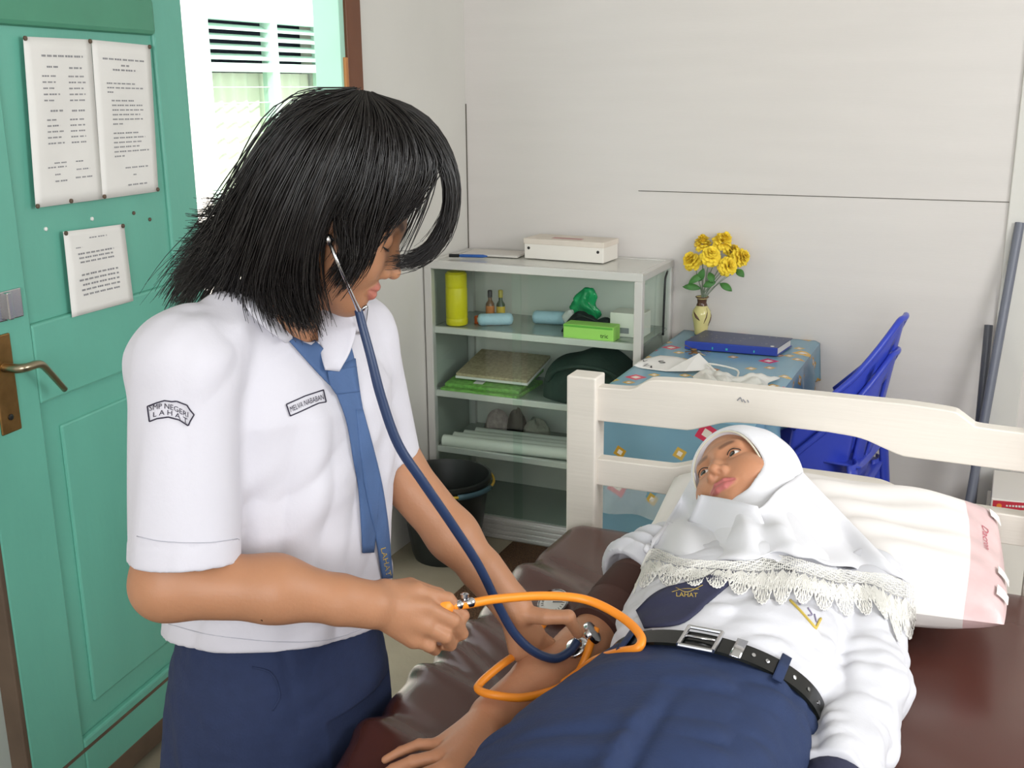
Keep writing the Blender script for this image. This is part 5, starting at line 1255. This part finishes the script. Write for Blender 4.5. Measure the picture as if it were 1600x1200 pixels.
# skirt
sk2 = [(A(1.487, -2.262, .757), .094, .136), (A(1.475, -2.36, .758), .101, .156), (A(1.462, -2.48, .757), .106, .172), (A(1.455, -2.62, .752), .104, .182), (A(1.45, -2.90, .735), .092, .195), (A(1.45, -3.12, .725), .080, .205)]
def skirt2_sdf(P):
    Q = shear(P); d = loft(Q, sk2, ZZ, XX, 2.1)
    d = d+folds(P, A(1, .35, .2), .24, .035, .007, 14)+folds(P, A(.1, 1, .1), .3, .06, .004, 4)
    x_ = P[:, 0]-F4(1.47)-.03*(P[:, 1]+2.4); d = d-.006*np.exp(-(x_/.012)**2)*np.clip((-2.42-P[:, 1])*9, 0, 1)+.005*np.exp(-((x_-.02)/.008)**2)*np.clip((-2.42-P[:, 1])*9, 0, 1)
    return np.maximum(d, MZ-.004-P[:, 2])
k2, kf2 = nets(skirt2_sdf, A(1.2, -3.2, .62), A(1.72, -2.15, .93), .0036); k2 = relax(k2, kf2, 1)
fast_mesh('skirt', k2, kf2, m_nav2, pt_); KB2 = bvh_of(k2, kf2)
# belt: a band round the waist, with buckle and loop
def belt_pt(t, w, off=0.0):
    c_ = A(1.487, 0, .757); x_ = (.1385+off)*math.copysign(abs(math.cos(t))**.95, math.cos(t)); z_ = (.0965+off)*math.copysign(abs(math.sin(t))**.95, math.sin(t))
    return A(c_[0]+x_, -2.268-w*.040-SHR*max(-.12, min(.12, z_)), c_[2]+z_)
m = M(); n = 96; P = []
for i in range(n):
    t = 2*math.pi*i/n
    for w, o in ((0, .001), (.06, .0045), (.94, .0045), (1, .001)): P.append(belt_pt(t, w, o))
m.add(P, [(4*i+k, 4*((i+1) % n)+k, 4*((i+1) % n)+k+1, 4*i+k+1) for i in range(n) for k in range(3)]); belt = m.build('belt', m_belt, pt_, smooth='auto')
BB = bvh_of(np.array(P), np.array([(4*i+k, 4*((i+1) % n)+k, 4*((i+1) % n)+k+1, 4*i+k+1) for i in range(n) for k in range(3)]))
def bt(t): return lambda w, o: belt_pt(t, w, o)
t0, t1 = 1.72, 1.46
ring = [belt_pt(t0, -.12, .008), belt_pt(t1, -.12, .008), belt_pt(t1, 1.12, .008), belt_pt(t0, 1.12, .008), belt_pt(t0, -.12, .008)]
m = M()
for a_, c_ in zip(ring[:-1], ring[1:]): m.tube([a_, c_], .0028, 8)
bk_ = m.build('buckle', m_steel, belt, smooth='auto')
M().tube([belt_pt(t0, .5, .008), belt_pt(t1+.02, .5, .009)], .0018, 6).build('prong', m_steel, bk_, smooth=True)
def bband(name, ta, tb_, off, mm, w0=-.05, w1=1.05):
    P = [belt_pt(ta+(tb_-ta)*i/4, w, off) for i in range(5) for w in (w0, w1)]
    o = M().add(P, [(2*i, 2*i+2, 2*i+3, 2*i+1) for i in range(4)]).build(name, mm, belt, smooth=True); solid(o, .002, 0)
bband('metal_keeper', 1.33, 1.24, .007, m_steel); bband('belt_loop', .93, .83, .0075, m_nav2, -.25, 1.3); bband('belt_loop', 2.35, 2.25, .0075, m_nav2, -.25, 1.3)
for t in (1.15, 1.02, .72, .52, .3): M().lathe([(.0026, -.001), (.0026, .001), (.0012, .0012)], belt_pt(t, .5, .0048), 10, nrm(belt_pt(t, .5, .03)-belt_pt(t, .5, 0))).build('eyelet', m_steel, belt)
# tie and pocket badge
SB2 = bvh_of(u2, w2)
def strip2(name, Lp, Rp, m_, off, nu, nv, th, par, sm=3, bv=None):
    v, f = patch(bv or SB2, Lp, Rp, nu, nv, off, None, sm); o = mk(name, v, f, m_, par, smooth=True); solid(o, th, 0); return o
tie2 = strip2('tie', [(1120, 890), (1098, 904), (1045, 917), (1018, 931), (994, 954)], [(1165, 897), (1148, 907), (1110, 938), (1066, 973), (1006, 981)], m_tie2, .008, 10, 26, .003, pt_, 4)
TB2 = bvh_of(*bvh_obj(tie2))
P, f = px_text(TB2, 'LAHAT', lambda x, y: (1057+x*33, 930+x*1.5-(y-.5)*7), .0022, 1.3); mk('gold_lettering', P, f, m_gold, tie2)
m = M()
for pts in ([(1050, 926), (1070, 921), (1092, 922)], [(1056, 919), (1074, 926), (1098, 915)]): t_ = px_tube(TB2, pts, .0007, .0015, 5, 1.3); m.add(t_.v, t_.f)
m.build('gold_motif', m_gold, tie2, smooth=True)
m_yb = mat('yellow_border', (206, 180, 84), .7); m = M()
for pts in ([(1234, 938), (1252, 957), (1274, 982)], [(1274, 982), (1282, 967)]): t_ = px_tube(SB2, pts, .0019, .0012, 6, 1.3); m.add(t_.v, t_.f)
pb2 = m.build('pocket_badge_border', m_yb, sh2, smooth=True)
m = M()
for pts in ([(1262, 950), (1268, 960), (1263, 962)], [(1272, 960), (1275, 972)], [(1245, 935), (1250, 945)]): t_ = px_tube(SB2, pts, .0011, .0012, 5, 1.3); m.add(t_.v, t_.f)
m.build('dark_embroidery', mat('grey_violet_thread', (140, 132, 160), .8), pb2, smooth=True)
# headscarf: hood, shawl over chest and shoulders, lace border
def hood_sdf(P):
    q = toG(P); ax = q.copy(); ax[:, 0] = np.abs(q[:, 0])
    d = ell(q, (0, -.014, .030), (.095, .109, .105)); d = smin(d, ell(q, (0, -.002, -.06), (.090, .088, .082)), .03)
    op = np.sqrt((q[:, 0]/.0655)**2+((q[:, 2]+.010)/.090)**2)-1; d2 = smax(d, -np.maximum(op*.06, .012-q[:, 1]), .008)
    nk = rc(q, (0, .002, -.122), (0, .004, -.25), .078, .11)
    d2 = smin(d2, nk, .012)*F4(S2)
    return d2+folds(P, Gu+Gf*.3, .12, .03, .004, 5)*np.clip((np.abs(q[:, 0])-.05)*30, 0, 1)
ov, oq = nets(bounded(H2-Gu*.03, .26, hood_sdf), H2-.27, H2+.22, .0024); ov = relax(ov, oq, 1)
scarf = fast_mesh('headscarf', ov, oq, m_scarf, pt_)
P = []
for t in np.linspace(-.25, math.pi+.25, 60):
    x_, z_ = .064*math.cos(t), -.010+.0885*math.sin(t); dd_ = 1-((x_/.095)**2+((z_-.03)/.105)**2); y_ = max(-.014+.108*math.sqrt(max(.02, dd_)), .02)
    if z_ < -.03: y_ = max(y_, -.002+.088*math.sqrt(max(.02, 1-(x_/.082)**2-((z_+.06)/.08)**2)))
    P.append(frG(x_, y_-.004, z_))
M().tube(P, .0015, 8).build('hood_edging', mat('pale_yellow_edging', (222, 218, 200), .85), scarf, smooth=True)
def merge(*L):
    V, Q, n0 = [], [], 0
    for v, q in L: V += [tuple(p) for p in v]; Q += [tuple(int(i)+n0 for i in f) for f in q]; n0 += len(v)
    return BVHTree.FromPolygons(V, Q)
ob = bpy.data.objects
SHB = merge((ov, oq), (u2, w2), bvh_obj(ob['pillowcase']), bvh_obj(ob['vinyl_cover']), (v2, q2))
TOP = [(1086, 738), (1094, 776), (1140, 786), (1184, 795), (1216, 765), (1254, 738)]
HEM = [(1002, 884), (1020, 857), (1064, 872), (1120, 876), (1180, 875), (1215, 862), (1260, 872), (1302, 886), (1345, 893), (1386, 897), (1421, 912)]
NV = 150; v, f = patch(SHB, TOP, HEM, 30, NV, .014, None, 70)
G = v.reshape(31, NV+1, 3).copy()
nv_ = np.cross(np.gradient(G, axis=0), np.gradient(G, axis=1)); nv_ /= np.linalg.norm(nv_, axis=2)[..., None]+1e-9; nv_ *= np.sign((nv_@(-FW)))[..., None]
uu = np.linspace(0, 1, 31)[:, None]; ss = np.linspace(0, 1, NV+1)[None]
amp = .007*np.clip(uu*2.2, 0, 1)*np.clip(ss*8, 0, 1)*np.clip((1-ss)*8, 0, 1)
G += nv_*(amp*(np.sin(ss*31+uu*3)+.7*np.sin(ss*17-uu*4+1)+.5*np.sin(uu*11+ss*5)))[..., None]
shw = mk('shawl', G.reshape(-1, 3), f, m_scarf, scarf, smooth=True); solid(shw, .002, 0)
cb2 = [(1095, 773), (1138, 780), (1184, 791)], [(1075, 815), (1130, 840), (1204, 845)]
v, f = patch(SHB, cb2[0], cb2[1], 8, 16, .020, None, 14); o = mk('chin_wrap', v, f, m_scarf, scarf, smooth=True); solid(o, .002, 0)
LOW = [(986, 934), (1000, 921), (1057, 918), (1105, 918), (1150, 930), (1200, 950), (1242, 944), (1288, 957), (1340, 968), (1378, 962), (1408, 1010), (1432, 994)]
SH3 = merge((G.reshape(-1, 3), f[:0]), (u2, w2), bvh_obj(ob['pillowcase']), bvh_obj(ob['vinyl_cover']))
v, f = patch(SH3, HEM, LOW, 12, NV, .014, None, 9); LG = v.reshape(13, NV+1, 3)
tgap = ((G[-1]-LG[0])@(-FW)); LG = LG+(-FW)*(np.maximum(tgap, 0)[None, :, None]*np.linspace(1, 0, 13)[:, None, None])
def LP(s, t, o=0):
    s = min(max(s, 0), .9999)*NV; t = min(max(t, 0), .9999)*12; i, j = int(t), int(s); a, b = t-i, s-j
    return (LG[i, j]*(1-a)+LG[i+1, j]*a)*(1-b)+(LG[i, j+1]*(1-a)+LG[i+1, j+1]*a)*b-FW*o
m = M(); rr = np.random.RandomState(2); NS = 15
def thread(pts, r=.00085): m.tube([LP(p[0], p[1], .001*rr.rand()) for p in pts], r, 4, False)
for k in range(6): thread([(s, .02+.045*k+.012*math.sin(s*190+k*2)) for s in np.linspace(0, 1, 260)], .0008)
for i in range(150): s = (i+.5)/150; thread([(s+.002*math.sin(t_*20), t_) for t_ in np.linspace(.0, .28, 6)], .0007)
for i in range(NS):
    c0 = (i+.5)/NS; wd_ = .5/NS
    for k, an in enumerate(np.linspace(-1.15, 1.15, 9)):        # fan of narrow loops
        L_ = .62*(1-.12*abs(an)); dx, dy = math.sin(an)*wd_*1.05, math.cos(an)*L_
        thread([(c0+dx*q+math.cos(an)*wd_*.11*math.sin(math.pi*q)*s_, .28+dy*q) for s_ in (1,) for q in np.linspace(0, 1, 9)]+[(c0+dx*q-math.cos(an)*wd_*.11*math.sin(math.pi*q), .28+dy*q) for q in np.linspace(1, 0, 9)])
        thread([(c0+dx*1.0+wd_*.10*math.cos(t), .28+dy*1.0+.05*math.sin(t)) for t in np.linspace(0, 6.3, 9)])
    thread([(c0+math.sin(an)*wd_*1.08, .28+math.cos(an)*.66+.02*math.sin(an*22)) for an in np.linspace(-1.4, 1.4, 40)], .001)
    thread([(c0+math.sin(an)*wd_*.6, .28+math.cos(an)*.36+.02*math.sin(an*15)) for an in np.linspace(-1.5, 1.5, 24)], .0009)
    for k, an in enumerate(np.linspace(-.6, .6, 4)):        # filler loops between the fans
        dx, dy, c1_ = math.sin(an)*wd_*.9, math.cos(an)*.44, c0+wd_
        thread([(c1_+dx*q+wd_*.10*math.sin(math.pi*q), .26+dy*q) for q in np.linspace(0, 1, 8)]+[(c1_+dx*q-wd_*.10*math.sin(math.pi*q), .26+dy*q) for q in np.linspace(1, 0, 8)])
    for k in range(5): thread([(c0-wd_+2*wd_*q, .34+.07*k+.025*math.sin(q*30+k)) for q in np.linspace(0, 1, 26)], .0007)
    for q in (-1, 1): thread([(c0+q*wd_*.92+wd_*.2*math.cos(t), .42+.09*math.sin(t)) for t in np.linspace(0, 6.3, 12)])
lc = m.build('lace_border', m_lace, shw, smooth=True)
# ------------------------------------------------------------------ stethoscope
m_tub = mat('dark_blue_rubber', (34, 52, 86), .42); m_org = mat('orange_rubber', (238, 142, 38), .4)
stt = thing('stethoscope', tuple(W(870, 1028, 1.385)), 'stethoscope with dark blue tubing from the ears of the standing person to a chest piece', 'stethoscope')
ear = frH(-.078, .012, -.022); Yj = W(562, 488, 1.262)
ear = W(513, 374, 1.222); P = catmull([ear, W(522, 396, 1.212), W(534, 425, 1.215), W(548, 457, 1.235), Yj], 8)
M().tube(P, np.interp(np.linspace(0, 1, len(P)), [0, .05, .85, 1], [.0028, .0022, .0024, .0036]), 10).build('metal_ear_tube', m_steel, stt, smooth=True)
M().lathe([(.002, 0), (.0055, .002), (.006, .008), (.003, .012)], ear-nrm(W(520, 392, 1.222)-ear)*.006, 12, nrm(W(520, 392, 1.222)-ear)).build('earpiece', m_steel, stt, smooth=True)
e2 = frH(.078, .012, -.022); P = catmull([e2, frH(.095, .03, -.06), frH(.07, .09, -.13), Yj+lb_*.012+A(0, 0, .004), Yj], 8)
M().tube(P, .0023, 10).build('metal_ear_tube', m_steel, stt, smooth=True)
M().lathe([(.002, 0), (.0055, .002), (.006, .008), (.003, .012)], e2, 12, Hl).build('earpiece', m_steel, stt, smooth=True)
P = catmull([W(560, 484, 1.262), W(566, 508, 1.258), W(580, 560, 1.252), W(596, 622, 1.25), W(622, 694, 1.252), W(660, 752, 1.262), W(704, 816, 1.285), W(748, 884, 1.32), W(778, 945, 1.338), W(804, 990, 1.345), W(834, 1018, 1.350), W(866, 1029, 1.360), W(890, 1018, 1.372), W(902, 1002, 1.384)], 8)
M().tube(P, np.interp(np.linspace(0, 1, len(P)), [0, .15, .2, 1], [.0050, .0056, .0060, .0064]), 14).build('rubber_tube', m_tub, stt, smooth=True)
cp = W(908, 994, 1.385); cn = nrm(A(-.25, -.35, .9)); ax_ = nrm(W(930, 975, 1.41)-W(896, 1010, 1.39))
cq = W(902, 1003, 1.392)
M().lathe([(.004, -.012), (.005, -.002), (.0065, .0), (.0065, .007), (.004, .010)], cq-ax_*.004, 14, ax_).build('stem', m_steel, stt, smooth='auto')
M().lathe([(.006, -.010), (.0155, -.009), (.0165, -.006), (.0165, -.003), (.008, .0), (.006, .004)], cp+ax_*.006+RT*.006-cn*.003, 26, -nrm(cn*.5+RT*.75)).build('bell', m_steel, stt, smooth='auto')
M().lathe([(.005, .0), (.012, .001), (.018, .004), (.0195, .006), (.0195, .009), (.017, .0095), (.001, .009)], W(897, 1006, 1.396), 26, -nrm(cn)).build('diaphragm', m_steel, stt, smooth='auto')

# ------------------------------------------------------------------ blood pressure monitor
bpm = thing('blood_pressure_monitor', tuple(A(1.27, -2.06, MZ)), 'blood pressure monitor with brown arm cuff, orange tubing and a hand bulb', 'blood pressure monitor')
m_cuff = mat('brown_cuff_cloth', (74, 48, 42), .85, bump=.15, bscale=120)
ca, cb_ = rS+(rE-rS)*.30, rE+(rS-rE)*.16
L_ = np.linalg.norm(cb_-ca)
m = M(); nn = 40; xx, yy, zz = frame_of(cb_-ca); P = []
for i in range(nn+1):
    for j in range(13):
        t = 2*math.pi*j/13*1.0; s_ = i/nn; r_ = .0505-.0045*s_+.0012*math.sin(t*3+s_*9)+(.0015 if .0 < s_ < .05 else 0)
        P.append(ca+zz*L_*s_+r_*(math.cos(t)*xx+math.sin(t)*yy))
m.lathe([(.044, 0), (.051, .001), (.0525, .006), (.0505, .03), (.0495, L_*.6), (.0485, L_-.006), (.047, L_-.001), (.040, L_)], ca, 36, cb_-ca)
m.build('arm_cuff', m_cuff, bpm, smooth='auto')
m = M(); m.lathe([(.0512, L_*.10), (.0522, L_*.12), (.0508, L_*.52), (.0500, L_*.54)], ca, 36, cb_-ca, cap=False); m.build('cuff_flap', mat('dark_brown_fastener', (66, 42, 36), .95), bpm, smooth='auto')
def otube(name, pts, r=.0058): return M().tube(catmull(pts, 8), r, 12).build(name, m_org, bpm, smooth=True)
v0 = W(708, 947, 1.243)
otube('rubber_tube', [v0, W(735, 943, 1.25), W(775, 936, 1.268), W(850, 931, 1.295), W(915, 937, 1.30), W(968, 962, 1.27), W(1000, 992, 1.225), W(997, 1012, 1.205), W(968, 1019, 1.225), W(930, 1032, 1.275), W(905, 1050, 1.31), W(880, 1068, 1.325)])
otube('rubber_tube', [W(931, 982, 1.40), W(924, 1002, 1.385), W(914, 1030, 1.37), W(902, 1056, 1.36)])
otube('rubber_tube', [W(890, 1066, 1.335), W(860, 1080, 1.318), W(815, 1090, 1.29), W(772, 1086, 1.285), W(748, 1078, 1.30), W(752, 1066, 1.315), W(782, 1040, 1.345), W(812, 1018, 1.40), W(838, 990, 1.46), W(858, 962, 1.50)], .0056)
vm = M(); vd = nrm(W(735, 943, 1.25)-W(700, 950, 1.24)); vc = W(712, 946, 1.243)
vm.lathe([(.004, 0), (.0062, .003), (.0062, .007), (.0048, .009), (.0048, .014), (.0065, .016), (.0065, .022), (.004, .025)], vc, 16, vd); vm.lathe([(.002, 0), (.002, .006), (.005, .007), (.0055, .012), (.003, .014)], vc+vd*.012, 14, UP)
vm.build('metal_valve', m_steel, bpm, smooth='auto')
bd_ = nrm(W(700, 950, 1.24)-W(655, 975, 1.245)); bc_ = W(652, 972, 1.246)
M().lathe([(.004, -.006), (.014, 0), (.020, .012), (.022, .024), (.019, .038), (.011, .048), (.006, .054)], bc_, 22, bd_).build('squeeze_bulb', m_org, bpm, smooth=True)
gc = pl(866, 944, 2, MZ+.022); gn = nrm(A(-.15, -.45, .85))
M().lathe([(.004, -.022), (.018, -.02), (.0265, -.012), (.0275, 0), (.0275, .006), (.0255, .008), (.0245, .006)], gc, 30, gn, cap=False).build('gauge_case', m_steel, bpm, smooth='auto')
gf = M().lathe([(.0245, .0055), (.001, .0056)], gc, 30, gn, cap=False).build('gauge_face', m_paper, bpm)
xg, yg, _ = frame_of(gn); m = M()
for k in range(20):
    t = -2.2+k*.24+math.pi/2; a_ = gc+gn*.0062+(math.cos(t)*xg+math.sin(t)*yg)*.021; m.tube([a_, a_-(math.cos(t)*xg+math.sin(t)*yg)*.004], .0005, 4)
tag(m.build('dial_ticks', m_black, gf), kind='stuff')
M().tube([gc+gn*.0066, gc+gn*.0066+xg*.016+yg*.006], .0007, 5).build('needle', m_black, gf)
